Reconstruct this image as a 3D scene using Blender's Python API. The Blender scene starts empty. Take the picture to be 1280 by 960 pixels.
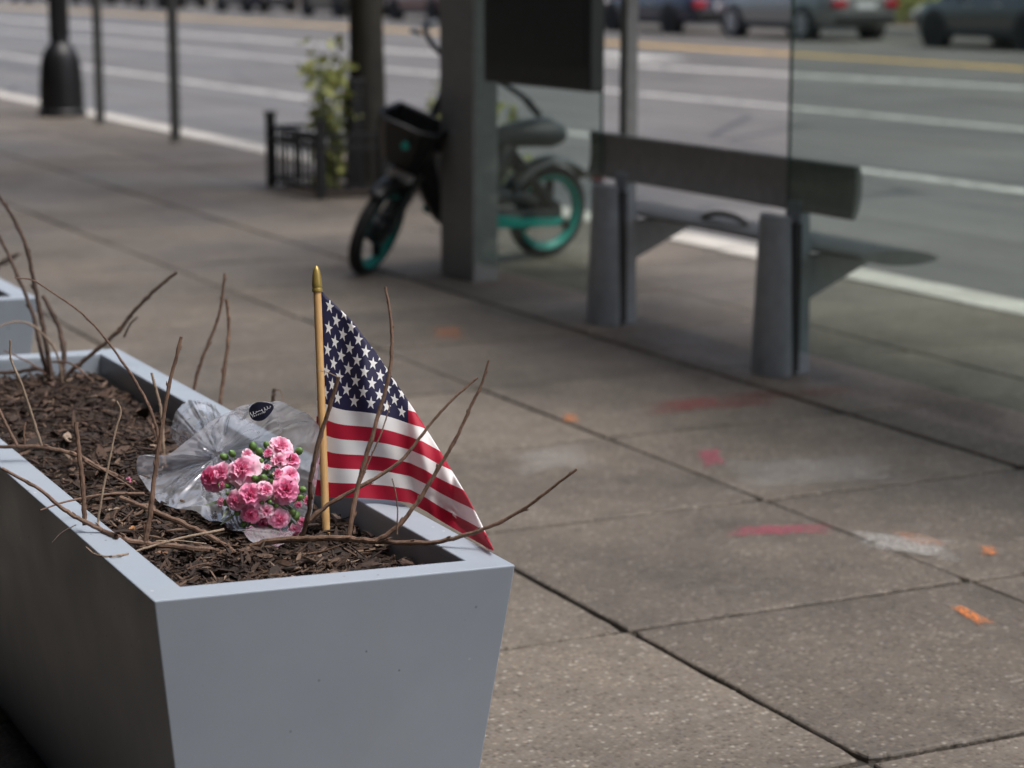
import bpy, bmesh, math, random
from mathutils import Vector, Matrix, noise as mnoise
rnd = random.Random(7)
S = bpy.context.scene
COL = S.collection

# ------------------------------------------------------------------ camera
F, CX, CY = 2760.0, 640.0, 480.0           # focal length in photo pixels
PITCH, YAW, H = math.radians(10.57), math.radians(26.0), 1.6
FW = Vector((math.sin(YAW)*math.cos(PITCH), math.cos(YAW)*math.cos(PITCH), -math.sin(PITCH)))
RT = Vector((math.cos(YAW), -math.sin(YAW), 0))
UP = Vector((math.sin(YAW)*math.sin(PITCH), math.cos(YAW)*math.sin(PITCH), math.cos(PITCH)))
EYE = Vector((0, 0, H))
cam = bpy.data.cameras.new('camera'); camo = bpy.data.objects.new('camera', cam); COL.objects.link(camo)
camo.matrix_world = Matrix(((RT.x, UP.x, -FW.x, 0), (RT.y, UP.y, -FW.y, 0), (RT.z, UP.z, -FW.z, H), (0, 0, 0, 1)))
cam.sensor_width = 36; cam.lens = 36*F/1280; cam.clip_start = .05; cam.clip_end = 2000
cam.dof.use_dof = True; cam.dof.focus_distance = 3.92; cam.dof.aperture_fstop = 3.7
S.camera = camo
S.render.resolution_x, S.render.resolution_y = 1024, 768

# ------------------------------------------------------------------ light
SUN_AZ, SUN_EL = math.atan2(.50, -.55), math.radians(66)      # azimuth from +Y towards +X
w = bpy.data.worlds.new('World'); S.world = w; w.use_nodes = True
nt = w.node_tree; bg = nt.nodes['Background']
sky = nt.nodes.new('ShaderNodeTexSky'); sky.sky_type = 'NISHITA'; sky.sun_disc = False
sky.sun_elevation = SUN_EL; sky.sun_rotation = SUN_AZ; sky.air_density = 1.0; sky.dust_density = 5; sky.ozone_density = 1
hs = nt.nodes.new('ShaderNodeHueSaturation'); hs.inputs['Saturation'].default_value = .8
nt.links.new(sky.outputs[0], hs.inputs['Color']); nt.links.new(hs.outputs[0], bg.inputs[0]); bg.inputs[1].default_value = .105
sl = bpy.data.lights.new('sun', 'SUN'); sl.energy = 1.35; sl.angle = math.radians(24); sl.color = (1, .98, .955)
so = bpy.data.objects.new('sun', sl); COL.objects.link(so); so.location = (8, 12, 20)
sd = Vector((math.sin(SUN_AZ)*math.cos(SUN_EL), math.cos(SUN_AZ)*math.cos(SUN_EL), math.sin(SUN_EL)))
so.rotation_euler = (-sd).to_track_quat('-Z', 'Y').to_euler()
S.view_settings.view_transform = 'Standard'; S.view_settings.look = 'None'; S.view_settings.gamma = 1
S.view_settings.use_curve_mapping = False
S.view_settings.exposure = 1.0

# ------------------------------------------------------------------ helpers
def ray(px, py): return FW + RT*((px-CX)/F) + UP*((CY-py)/F)
def at(px, py, d): return EYE + ray(px, py)*d                       # d = depth along the axis
def onz(px, py, z=0.0):
    r = ray(px, py); return EYE + r*((z-H)/r.z)
def onx(px, py, X):
    r = ray(px, py); return EYE + r*(X/r.x)
RS, RX, RZ = .0135, 7.05, -.13                                       # road: cross slope, kerb line, gutter level
def roadz(X): return RZ + RS*(X-RX)
def onroad(px, py):
    r = ray(px, py); t = (H - RZ + RS*RX)/(RS*r.x - r.z); return EYE + r*t
def fbm(p, o=4): return mnoise.fractal(p, 1.0, 2.0, o)

class MB:
    def __init__(s): s.v = []; s.f = []; s.m = []; s.uv = None; s.sm = True
    def add(s, vs, fs, m=0):
        b = len(s.v); s.v += [tuple(v) for v in vs]
        for f in fs: s.f.append(tuple(b+i for i in f)); s.m.append(m)
    def box(s, c, d, M=None, m=0):
        x, y, z = d[0]/2, d[1]/2, d[2]/2; c = Vector(c)
        vs = [Vector(p) for p in ((-x,-y,-z),(x,-y,-z),(x,y,-z),(-x,y,-z),(-x,-y,z),(x,-y,z),(x,y,z),(-x,y,z))]
        if M is not None: vs = [M @ v for v in vs]
        s.add([v+c for v in vs], [(3,2,1,0),(4,5,6,7),(0,1,5,4),(1,2,6,5),(2,3,7,6),(3,0,4,7)], m)
    def tube(s, pts, rad, n=8, m=0, cap=True):
        pts = [Vector(p) for p in pts]; k = len(pts)
        if not hasattr(rad, '__len__'): rad = [rad]*k
        t0 = (pts[1]-pts[0]).normalized()
        a = t0.cross(Vector((0,0,1)));  a = t0.cross(Vector((1,0,0))) if a.length < .1 else a
        a.normalize(); vs = []
        for i, p in enumerate(pts):
            t = (pts[min(i+1,k-1)]-pts[max(i-1,0)]).normalized()
            a = (a - t*a.dot(t)).normalized(); b = t.cross(a)
            for j in range(n):
                q = 2*math.pi*j/n; vs.append(p + (a*math.cos(q)+b*math.sin(q))*rad[i])
        fs = [(i*n+j, i*n+(j+1)%n, (i+1)*n+(j+1)%n, (i+1)*n+j) for i in range(k-1) for j in range(n)]
        if cap: fs += [tuple(reversed(range(n))), tuple(range((k-1)*n, k*n))]
        s.add(vs, fs, m)
    def lathe(s, prof, n=16, M=None, m=0):                           # prof: (r, z)
        vs = []
        for r, z in prof:
            for j in range(n):
                q = 2*math.pi*j/n; v = Vector((r*math.cos(q), r*math.sin(q), z)); vs.append(M @ v if M is not None else v)
        fs = [(i*n+j, i*n+(j+1)%n, (i+1)*n+(j+1)%n, (i+1)*n+j) for i in range(len(prof)-1) for j in range(n)]
        fs += [tuple(reversed(range(n))), tuple(range((len(prof)-1)*n, len(prof)*n))]
        s.add(vs, fs, m)
    def prism(s, poly, a, b, ax='y', m=0):                           # poly in the plane across ax, from a to b
        n = len(poly)
        def mk(p, q): return {'y': (p[0], q, p[1]), 'x': (q, p[0], p[1]), 'z': (p[0], p[1], q)}[ax]
        vs = [mk(p, a) for p in poly] + [mk(p, b) for p in poly]
        fs = [(i, (i+1)%n, (i+1)%n+n, i+n) for i in range(n)] + [tuple(reversed(range(n))), tuple(range(n, 2*n))]
        s.add(vs, fs, m)
    def grid(s, nu, nv, fn, m=0, wrap=False):
        vs = [fn(i/(nu-(0 if wrap else 1)), j/(nv-1)) for j in range(nv) for i in range(nu)]
        fs = []
        for j in range(nv-1):
            for i in range(nu if wrap else nu-1):
                i2 = (i+1) % nu
                fs.append((j*nu+i, j*nu+i2, (j+1)*nu+i2, (j+1)*nu+i))
        s.add(vs, fs, m)
    def build(s, name, mat, parent=None, smooth=True, bevel=0, recalc=True, uv=None):
        me = bpy.data.meshes.new(name); me.from_pydata(s.v, [], s.f)
        for mm in (mat if isinstance(mat, (list, tuple)) else [mat]): me.materials.append(mm)
        if any(s.m): me.polygons.foreach_set('material_index', s.m)
        if uv is not None:
            l = me.uv_layers.new(name='UVMap')
            for lp in me.loops: l.data[lp.index].uv = uv[lp.vertex_index]
        if recalc:
            bm = bmesh.new(); bm.from_mesh(me); bmesh.ops.recalc_face_normals(bm, faces=bm.faces); bm.to_mesh(me); bm.free()
        if smooth: me.polygons.foreach_set('use_smooth', [True]*len(me.polygons))
        me.update()
        if smooth and not uv and recalc: me.set_sharp_from_angle(angle=math.radians(38))
        o = bpy.data.objects.new(name, me); COL.objects.link(o)
        if parent is not None: o.parent = parent
        if bevel:
            b = o.modifiers.new('bevel', 'BEVEL'); b.width = bevel; b.segments = 2; b.limit_method = 'ANGLE'; b.angle_limit = math.radians(35)
        return o
def tag(o, label=None, cat=None, group=None, kind=None):
    if label: o['label'] = label
    if cat: o['category'] = cat
    if group: o['group'] = group
    if kind: o['kind'] = kind
    return o
def thing(name, loc, label, cat, group=None, rz=0):
    o = bpy.data.objects.new(name, None); COL.objects.link(o); o.location = loc; o.rotation_euler[2] = rz
    o.empty_display_size = .1
    return tag(o, label, cat, group)
def copy_tree(o, parent=None):
    c = o.copy(); COL.objects.link(c)
    if parent is not None: c.parent = parent
    for ch in list(o.children): copy_tree(ch, c)
    return c
def spline(pts, n):                                                  # Catmull-Rom through points
    pts = [Vector(p) for p in pts]; P = [pts[0]*2-pts[1]] + pts + [pts[-1]*2-pts[-2]]
    out = []
    for i in range(1, len(P)-2):
        for k in range(n):
            t = k/n; a, b, c, d = P[i-1:i+3]
            out.append(.5*((2*b)+(c-a)*t+(2*a-5*b+4*c-d)*t*t+(3*b-a-3*c+d)*t*t*t))
    return out + [pts[-1]]
def lerp(a, b, t): return a + (b-a)*t
def interp(tab, x):
    for (x0, y0), (x1, y1) in zip(tab, tab[1:]):
        if x <= x1: return lerp(y0, y1, (x-x0)/(x1-x0))
    return tab[-1][1]

# ------------------------------------------------------------------ materials
class NT:
    def __init__(s, name):
        s.mat = bpy.data.materials.new(name); s.mat.use_nodes = True; s.t = s.mat.node_tree
        s.b = s.t.nodes['Principled BSDF']; s.out = s.t.nodes['Material Output']
    def n(s, ty, **kw):
        o = s.t.nodes.new('ShaderNode'+ty)
        for k, v in kw.items():
            if k in o.inputs.keys(): s.set(o.inputs[k], v)
            else: setattr(o, k, v)
        return o
    def set(s, sock, v):
        if isinstance(v, bpy.types.NodeSocket): s.t.links.new(v, sock)
        elif isinstance(v, bpy.types.Node): s.t.links.new(v.outputs[0], sock)
        else:
            if isinstance(v, (tuple, list)) and len(v) == 3 and sock.type == 'RGBA': v = (*v, 1)
            sock.default_value = v
    def P(s, **kw):
        for k, v in kw.items(): s.set(s.b.inputs[k.replace('_', ' ')], v)
    def pos(s): return s.n('NewGeometry').outputs['Position']
    def obj(s): return s.n('TexCoord').outputs['Object']
    def uv(s): return s.n('TexCoord').outputs['UV']
    def noise(s, vec, scale, detail=4, rough=.55, dist=0):
        o = s.n('TexNoise'); s.set(o.inputs['Vector'], vec); s.set(o.inputs['Scale'], scale)
        o.inputs['Detail'].default_value = detail; o.inputs['Roughness'].default_value = rough; o.inputs['Distortion'].default_value = dist
        return o.outputs[0]
    def vor(s, vec, scale, feature='F1'):
        o = s.n('TexVoronoi'); o.feature = feature; s.set(o.inputs['Vector'], vec); s.set(o.inputs['Scale'], scale); return o
    def ramp(s, fac, stops, interp='LINEAR'):
        o = s.n('ValToRGB'); o.color_ramp.interpolation = interp; e = o.color_ramp.elements
        while len(e) < len(stops): e.new(.5)
        for q, (p, c) in zip(e, stops):
            q.position = p; q.color = (*c, 1) if isinstance(c, (tuple, list)) else (c, c, c, 1)
        s.set(o.inputs[0], fac); return o.outputs[0]
    def mix(s, fac, a, b, mode='MIX'):
        o = s.n('Mix'); o.data_type = 'RGBA'; o.blend_type = mode
        s.set(o.inputs[0], fac); s.set(o.inputs[6], a); s.set(o.inputs[7], b); return o.outputs[2]
    def math(s, op, a, b=0.0, c=0.0):
        o = s.n('Math'); o.operation = op; s.set(o.inputs[0], a); s.set(o.inputs[1], b); s.set(o.inputs[2], c); return o.outputs[0]
    def bump(s, h, strength=.3, dist=.01):
        o = s.n('Bump'); o.inputs['Strength'].default_value = strength; o.inputs['Distance'].default_value = dist
        s.set(o.inputs['Height'], h); s.set(s.b.inputs['Normal'], o.outputs[0])
    def scale(s, vec, sc):
        o = s.n('Mapping'); s.set(o.inputs[0], vec); o.inputs['Scale'].default_value = sc; return o.outputs[0]

def simple(name, col, rough=.5, metal=0, var=.15, sc=8, bump=0, bsc=60, spec=.5):
    m = NT(name); n = m.noise(m.obj(), sc, 5)
    c = m.mix(m.ramp(n, [(.3, 0), (.7, 1)]), tuple(x*(1-var) for x in col), tuple(min(1, x*(1+var)) for x in col))
    m.P(Base_Color=c, Roughness=rough, Metallic=metal); m.b.inputs['Specular IOR Level'].default_value = spec
    if bump: m.bump(m.noise(m.obj(), bsc, 5), bump, .005)
    return m.mat

def mat_paving(name, fine=True, tint=(1, 1, 1)):
    m = NT(name); p = m.pos()
    v1 = m.vor(p, 82); v2 = m.vor(p, 190)
    agg = m.ramp(m.n('SeparateColor', Color=v1.outputs['Color']).outputs[0],
                 [(0, (.075, .055, .042)), (.22, (.19, .15, .115)), (.45, (.25, .22, .185)), (.66, (.21, .20, .19)), (.80, (.40, .35, .28)), (.93, (.62, .59, .53))], 'CONSTANT')
    agg2 = m.ramp(m.n('SeparateColor', Color=v2.outputs['Color']).outputs[0], [(0, (.13, .11, .09)), (.5, (.24, .21, .18)), (1, (.34, .31, .26))])
    agg = m.mix(.35, agg, agg2)
    matrix = (.215, .19, .16)
    c = m.mix(m.ramp(v1.outputs['Distance'], [(.30, 0), (.52, .85)]), agg, matrix)
    big = m.ramp(m.noise(p, 1.1, 7, .65), [(.30, .62), (.5, 1.02), (.72, 1.3)])
    mid = m.ramp(m.noise(p, 6, 6, .7), [(.3, .82), (.7, 1.14)])
    c = m.mix(1.0, c, big, 'MULTIPLY'); c = m.mix(1.0, c, mid, 'MULTIPLY')
    # pale scuffs and dark blots
    sc = m.ramp(m.noise(p, 3.2, 8, .75, .6), [(.60, 0), (.72, .42)])
    c = m.mix(sc, c, (.42, .405, .38))
    bl = m.ramp(m.noise(m.scale(p, (1, 1, 1)), 2.3, 5, .6, 1.2), [(.22, .5), (.36, 0)])
    c = m.mix(bl, c, (.085, .07, .055))
    gum = m.vor(p, 3.1); c = m.mix(m.ramp(gum.outputs['Distance'], [(.03, .6), (.055, 0)]), c, (.07, .06, .05))
    oi = m.n('ObjectInfo'); rv = m.ramp(oi.outputs['Random'], [(0, (.80, .79, .78)), (.5, (1, .99, .98)), (1, (1.22, 1.21, 1.19))])
    c = m.mix(1.0, c, rv, 'MULTIPLY'); c = m.mix(1.0, c, tint, 'MULTIPLY')
    wet = m.ramp(m.noise(p, .7, 4, .6), [(.35, .55), (.65, .86)])
    m.P(Base_Color=c, Roughness=wet)
    h = m.math('ADD', m.math('MULTIPLY', v1.outputs['Distance'], -1.0), m.math('MULTIPLY', m.noise(p, 40, 6), .8))
    m.bump(h, .55, .004)
    return m.mat

M = {}
M['paving'] = mat_paving('exposed_aggregate_concrete', tint=(.48, .462, .448))
def mk_joint():
    m = NT('joint_dirt'); m.P(Base_Color=m.ramp(m.noise(m.pos(), 9, 6), [(.3, (.012, .010, .008)), (.7, (.05, .042, .034))]), Roughness=.95); return m.mat
M['joint'] = mk_joint()
def mk_kerb():
    m = NT('kerb_concrete'); p = m.pos()
    c = m.ramp(m.noise(p, 2.5, 8, .7), [(.3, (.34, .32, .29)), (.7, (.58, .56, .52))]); c = m.mix(m.ramp(m.noise(p, 60, 3), [(.4, .3), (.6, 0)]), c, (.2, .18, .16))
    m.P(Base_Color=c, Roughness=.8); m.bump(m.noise(p, 50, 5), .4, .004); return m.mat
M['kerb'] = mk_kerb()
def mk_asphalt():
    m = NT('asphalt'); p = m.pos()
    c = m.ramp(m.noise(p, 140, 3, .6), [(.3, (.072, .065, .058)), (.7, (.142, .129, .116))])
    st = m.scale(p, (1.6, .06, 1)); c = m.mix(1.0, c, m.ramp(m.noise(st, 1.2, 6, .65), [(.3, .78), (.7, 1.3)]), 'MULTIPLY')
    c = m.mix(m.ramp(m.noise(p, .35, 6, .6), [(.45, 0), (.62, .35)]), c, (.19, .18, .17))
    cr = m.vor(m.scale(p, (.35, .12, 1)), 1.0, 'DISTANCE_TO_EDGE'); c = m.mix(m.ramp(cr.outputs['Distance'], [(.004, .7), (.012, 0)]), c, (.03, .03, .03))
    m.P(Base_Color=c, Roughness=m.ramp(m.noise(st, 1.7, 5), [(.3, .36), (.7, .6)])); m.bump(m.noise(p, 120, 4), .5, .006); return m.mat
M['asphalt'] = mk_asphalt()
def mk_line(name, col, wear=.46):
    m = NT(name); p = m.pos()
    a = m.ramp(m.noise(p, 5, 9, .75), [(wear-.08, 0), (wear+.06, 1)])
    m.P(Base_Color=m.ramp(m.noise(p, 2, 5), [(.3, tuple(x*.75 for x in col)), (.7, col)]), Roughness=.6, Alpha=a); return m.mat
M['white_line'] = mk_line('road_paint_white', (.50, .485, .46), .43)
M['yellow_line'] = mk_line('road_paint_yellow', (.60, .38, .11), .42)
def mk_spray(name, col, dens, seed):
    m = NT(name); p = m.pos(); u = m.uv()
    off = m.n('VectorMath'); off.operation = 'ADD'; m.set(off.inputs[0], p); off.inputs[1].default_value = (seed*3.1, seed*1.7, 0)
    nz = m.math('ADD', m.math('MULTIPLY', m.noise(off.outputs[0], 9, 9, .8, 1.0), .9), m.math('MULTIPLY', m.noise(off.outputs[0], 60, 4, .7), .5))
    sx = m.n('SeparateXYZ', Vector=u)
    def edge(s_):
        a = m.math('ABSOLUTE', m.math('SUBTRACT', s_, .5)); return m.ramp(a, [(.16, 1), (.5, 0)])
    e = m.math('MINIMUM', edge(sx.outputs[0]), edge(sx.outputs[1]))
    e = m.math('ADD', m.math('MULTIPLY', e, .85), m.math('MULTIPLY', m.math('SUBTRACT', m.noise(m.scale(u, (3.5, 9, 1)), 1.0, 5, .7, .6), .5), .9))
    f = m.math('SUBTRACT', m.math('ADD', e, m.math('MULTIPLY', nz, 1.9)), 1.50)
    a = m.math('MULTIPLY', m.ramp(f, [(.10, 0), (.58, 1)]), dens*.95)
    v = m.vor(p, 105)
    a = m.math('MULTIPLY', a, m.ramp(v.outputs['Distance'], [(.2, 1), (.55, .25)]))
    m.P(Base_Color=col, Roughness=.75, Alpha=a); return m.mat
def mk_planter():
    m = NT('planter_grey_paint'); p = m.obj()
    c = m.ramp(m.noise(p, 3, 6, .6), [(.3, (.275, .318, .372)), (.7, (.315, .358, .412))])
    # grime towards rubbed streaks, scuffs and small dark specks
    c = m.mix(m.ramp(m.noise(m.scale(p, (6, 6, .9)), 2.2, 8, .7), [(.5, 0), (.8, .22)]), c, (.27, .275, .28))
    v = m.vor(m.scale(p, (1, 1, .8)), 22); hot = m.ramp(m.noise(p, 5, 4), [(.38, 0), (.5, 1)])
    sp = m.math('MULTIPLY', m.ramp(v.outputs['Distance'], [(.03, 1), (.06, 0)]), hot)
    c = m.mix(sp, c, (.05, .05, .05))
    scu = m.ramp(m.noise(m.scale(p, (7, 7, 24)), 3.1, 9, .8), [(.67, 0), (.72, .6)]); c = m.mix(scu, c, (.13, .13, .13))
    wh = m.vor(p, 15); c = m.mix(m.math('MULTIPLY', m.ramp(wh.outputs['Distance'], [(.03, .6), (.05, 0)]), hot), c, (.7, .7, .7))
    m.P(Base_Color=c, Roughness=m.ramp(m.noise(p, 8, 6), [(.3, .34), (.7, .5)])); m.bump(m.noise(p, 70, 4), .06, .002); return m.mat
M['planter'] = mk_planter()
def mk_mulch():
    m = NT('bark_mulch'); oi = m.n('TexCoord').outputs['UV']; sx = m.n('SeparateXYZ', Vector=oi)
    c = m.ramp(sx.outputs[0], [(0, (.010, .006, .004)), (.4, (.036, .020, .013)), (.75, (.08, .046, .030)), (.92, (.20, .135, .095)), (1, (.32, .25, .19))])
    g = m.noise(m.scale(m.pos(), (1, 1, 1)), 260, 4); c = m.mix(1.0, c, m.ramp(g, [(.3, .6), (.7, 1.35)]), 'MULTIPLY')
    m.P(Base_Color=c, Roughness=.85); m.bump(g, .5, .002); return m.mat
M['mulch'] = mk_mulch()
def mk_soil():
    m = NT('dark_soil'); p = m.pos(); m.P(Base_Color=m.ramp(m.noise(p, 60, 6, .7), [(.3, (.015, .010, .007)), (.7, (.075, .048, .032))]), Roughness=.95); m.bump(m.noise(p, 90, 6, .7), 1, .012); return m.mat
M['soil'] = mk_soil()
def mk_bark(name, a, b, sc=60):
    m = NT(name); p = m.pos(); g = m.noise(m.scale(p, (1, 1, .5)), sc, 6, .65)
    c = m.ramp(g, [(.3, a), (.7, b)]); c = m.mix(m.ramp(m.noise(p, sc*.14, 4), [(.5, 0), (.75, .45)]), c, tuple(min(1, x*1.9) for x in b))
    m.P(Base_Color=c, Roughness=.7); m.bump(g, .6, .002 if sc > 100 else .02); return m.mat
M['twig'] = mk_bark('twig_bark', (.075, .042, .027), (.19, .115, .078), 210)
M['twig_dark'] = mk_bark('twig_bark_dark', (.03, .017, .012), (.085, .05, .035), 210)
M['twig_pale'] = mk_bark('twig_bark_pale', (.17, .12, .085), (.30, .23, .165), 210)
M['trunk'] = mk_bark('tree_bark', (.006, .0055, .003), (.022, .019, .010), 14)
M['cut'] = simple('cut_wood', (.5, .4, .27), .8)

# ================================================================== SETTING
def sheet(name, x0, x1, y0, y1, z0, z1, mat, parent=None, kind='structure', n=1):
    mb = MB(); mb.add([(x0, y0, z0), (x1, y0, z1), (x1, y1, z1), (x0, y1, z0)], [(0, 1, 2, 3)])
    o = mb.build(name, mat, parent, smooth=False)
    if kind: o['kind'] = kind
    return o
M['ground'] = simple('ground_earth', (.10, .095, .085), .9)
sheet('ground', -600, 900, -300, 1500, -.6, -.6, M['ground'])
sheet('road', RX, 30.5, -40, 420, roadz(RX), roadz(30.5), M['asphalt'])
side = sheet('sidewalk', -1.62, 6.70, -2.6, 140, -.016, -.016, M['joint'])
XJ = [-1.56, -.53, .50, 1.53, 2.56, 3.605, 4.61, 5.64, 6.70]
GAPX = {2.56: .013, 4.61: .026}
Y0, DY = 3.575, 1.022
YJ = [Y0+DY*k for k in range(-6, 30)]
slab_cache = {}
def slab_mesh(wx, wy, mat, var=0):
    key = (round(wx, 3), round(wy, 3), var)
    if key in slab_cache: return slab_cache[key]
    b = .006; mb = MB(); x, y = wx/2, wy/2; n = 14 if var else 1; jr = random.Random(var*17+3)
    cs = [(-1, -1), (1, -1), (1, 1), (-1, 1)]; per = []
    for c in range(4):
        for k in range(n):
            t = k/n; px_, py_ = lerp(cs[c][0], cs[(c+1)%4][0], t), lerp(cs[c][1], cs[(c+1)%4][1], t)
            d = (jr.random()**3*.005+(.007 if k == 0 and jr.random() < .5 else 0)) if var else 0
            per.append((px_, py_, d))
    N = len(per)
    def ring(i, z, f=1): return [(px_*(x-i-d*f), py_*(y-i-d*f), z) for px_, py_, d in per]
    mb.add(ring(0, -.05)+ring(0, -b)+ring(b*.35, -b*.3)+ring(b*1.2, 0), [(k*N+i, k*N+(i+1)%N, (k+1)*N+(i+1)%N, (k+1)*N+i) for k in range(3) for i in range(N)]+[tuple(range(3*N, 4*N))])
    o = mb.build('paving_slab', mat, smooth=False); me = o.data; bpy.data.objects.remove(o); slab_cache[key] = me; return me
for i in range(8):
    for j in range(len(YJ)-1):
        x0, x1 = XJ[i], XJ[i+1]; y0, y1 = YJ[j], YJ[j+1]
        gl = GAPX.get(x0, .011)/2; gr = GAPX.get(x1, .011)/2
        gb = .005 if j == 6 else .003
        o = bpy.data.objects.new('paving_slab', slab_mesh(x1-x0-gl-gr, y1-y0-(.016 if j % 3 else .02), M['paving'], (1+(i*3+j*5) % 4) if (3 <= i and 4 <= j <= 13) else 0)); COL.objects.link(o); o.parent = side
        o.location = ((x0+gl+x1-gr)/2, (y0+y1)/2, rnd.uniform(-.003, .0015)); o.rotation_euler = (rnd.uniform(-.0016, .0016), rnd.uniform(-.0016, .0016), 0)
o = sheet('far_paving', -1.6, 6.70, YJ[-1]+.02, 140, 0, 0, M['paving'], side, None)
# kerb
kerb = sheet('kerb', 6.70, 7.04, -3, 140, -.02, -.02, M['joint'])
km = MB(); km.prism([(0, -.35), (.33, -.35), (.33, -.03), (.305, -.002), (.28, .006), (.01, .006), (0, 0)], -.86, .86)
ko = km.build('kerb_stone', M['kerb'], smooth=False); kme = ko.data; bpy.data.objects.remove(ko)
for j in range(62):
    o = bpy.data.objects.new('kerb_stone', kme); COL.objects.link(o); o.parent = kerb
    o.location = (6.715, -2+1.735*j, rnd.uniform(-.004, .003))
# painted lines on the road, fitted to where they run in the photograph
def road_line(name, p, q, wid, mat, y0, y1):
    X = (p.x+q.x)/2; sl_ = (q.x-p.x)/(q.y-p.y); sl_ *= .35
    ym = (p.y+q.y)/2
    mb = MB(); n = 40; vs = []
    for k in range(n+1):
        y = lerp(y0, y1, k/n); xc = X+sl_*(max(min(y, ym+12), ym-12)-ym)
        for s_ in (-1, 1): xx = xc+s_*wid/2; vs.append((xx, y, roadz(xx)+.004))
    mb.add(vs, [(2*k, 2*k+1, 2*k+3, 2*k+2) for k in range(n)])
    return tag(mb.build(name, mat, smooth=False), kind='structure')
road_line('lane_marking', onroad(1080, 215), onroad(1280, 238), .22, M['white_line'], 2, 160)
road_line('lane_marking', onroad(790, 118), onroad(1280, 160), .24, M['white_line'], 2, 160)
road_line('lane_marking', onroad(900, 92), onroad(1280, 106), .45, M['white_line'], 2, 160)
road_line('centre_marking', onroad(1000, 68), onroad(1280, 87), .5, M['yellow_line'], 2, 220)
cw = onroad(820, 73)
mb = MB()
mb.add([(cw.x-.5, cw.y-.5, roadz(cw.x-.5)+.008), (cw.x+.5, cw.y-.5, roadz(cw.x+.5)+.008), (cw.x+.5, cw.y+7, roadz(cw.x+.5)+.008), (cw.x-.5, cw.y+7, roadz(cw.x-.5)+.008)], [(0, 1, 2, 3)])
tag(mb.build('stop_marking', M['white_line'], smooth=False), kind='structure')

# far side of the street
FX = 30.5; fz = roadz(FX)
sheet('far_sidewalk', FX+.3, FX+9, -40, 420, fz+.14, fz+.14, simple('far_concrete', (.3, .27, .24), .85, sc=1))
fk = MB(); fk.prism([(FX, fz-.3), (FX+.3, fz-.3), (FX+.3, fz+.145), (FX, fz+.145)], -40, 420); tag(fk.build('far_kerb', M['kerb'], smooth=False), kind='structure')
M['brickearth'] = simple('planting_bed', (.16, .07, .045), .9, sc=3, var=.5)
sheet('planting_bed', FX+1.0, FX+2.6, -40, 420, fz+.15, fz+.15, M['brickearth'])
M['leaf'] = simple('leaf_green', (.10, .17, .03), .55, sc=30, var=.5)
M['leaf_y'] = simple('leaf_yellow_green', (.30, .32, .09), .55, sc=30, var=.5)
def leaf_cloud(mb, c, r, n, size, rr):
    for _ in range(n):
        d = Vector((rr.gauss(0, 1), rr.gauss(0, 1), rr.gauss(0, 1))).normalized()*(rr.random()**.4)
        p = Vector(c)+Vector((d.x*r[0], d.y*r[1], d.z*r[2])); leaf(mb, p, size*rr.uniform(.6, 1.3), rr)
def leaf(mb, p, s_, rr, d=None):
    a = d or Vector((rr.gauss(0, 1), rr.gauss(0, 1), rr.gauss(0, .7))).normalized()
    b = a.cross(Vector((rr.gauss(0, 1), rr.gauss(0, 1), rr.gauss(0, 1)))).normalized(); n = a.cross(b)
    mb.add([p, p+a*s_*.5+b*s_*.28+n*s_*.06, p+a*s_, p+a*s_*.5-b*s_*.28+n*s_*.06], [(0, 1, 2), (0, 2, 3)])
hr = random.Random(3)
for k, px in enumerate((1132, 884, 700, 600, 470, 260, 150, 30)):
    c = onx(px, 30, FX+1.8)
    hb = thing('hedge', (c.x, c.y, fz+.15), ['clipped bright green hedge between the two nearest parked cars', 'bright green hedge behind the gap beside the silver car', 'green hedge behind the shelter display panel', 'green hedge beyond the shelter post', 'green hedge behind the tree trunk', 'green hedge behind the far row of parked cars', 'green hedge behind the two thin sign posts', 'green hedge at the far left edge of the street'][k], 'hedge', 'hedges across the street')
    mb = MB(); leaf_cloud(mb, (0, 0, .55), (.6, 1.6, .55), 900, .14, hr); mb.build('foliage', M['leaf_y'] if k < 2 else M['leaf'], hb, smooth=False, recalc=False)
    for q in range(5): mb = MB(); mb.tube([(0, -1.2+.6*q, -.02), (hr.uniform(-.1, .1), -1.2+.6*q, .5)], [.03, .015], 5); mb.build('stem', M['twig_dark'], hb)
# distant facade across the street, and an unseen facade added to shade the planter
M['stone_far'] = simple('far_stone', (.13, .12, .11), .85, sc=.6)
M['dark_glass'] = simple('dark_glass', (.015, .018, .02), .08, var=.3, sc=1)
def facade(name, X, y0, y1, h, dirn, label, bay, mat, zb, glass_h):
    root = thing(name, (X, y0, zb), label, 'building')
    mb = MB(); mb.box((dirn*3, (y1-y0)/2, h/2), (5.6, y1-y0, h)); mb.build('wall', mat, root, smooth=False)
    wm = MB(); wm.box((0, 0, 0), (.06, bay*.62, glass_h)); fm = MB()
    for s_ in (-1, 1):
        fm.box((-dirn*.05, s_*bay*.31, 0), (.1, .09, glass_h+.09)); fm.box((-dirn*.05, 0, s_*glass_h/2), (.1, bay*.62, .09))
    w0 = wm.build('window', M['dark_glass'], root, smooth=False); f0 = fm.build('frame', M['metal_dark'], w0, smooth=False)
    first = True; n = int((y1-y0)/bay); nf = int(h/4)
    for a in range(n):
        for b in range(nf):
            if first: o = w0; first = False
            else:
                o = w0.copy(); COL.objects.link(o); f = f0.copy(); COL.objects.link(f); f.parent = o
            o.location = (dirn*.19, bay*(a+.5), 2.0+4*b)
    return root
def metal(name, col, rough=.45, met=.3): return simple(name, col, rough, met, var=.12, sc=20)
M['metal_dark'] = metal('dark_metal', (.022, .022, .024), .45)
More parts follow.
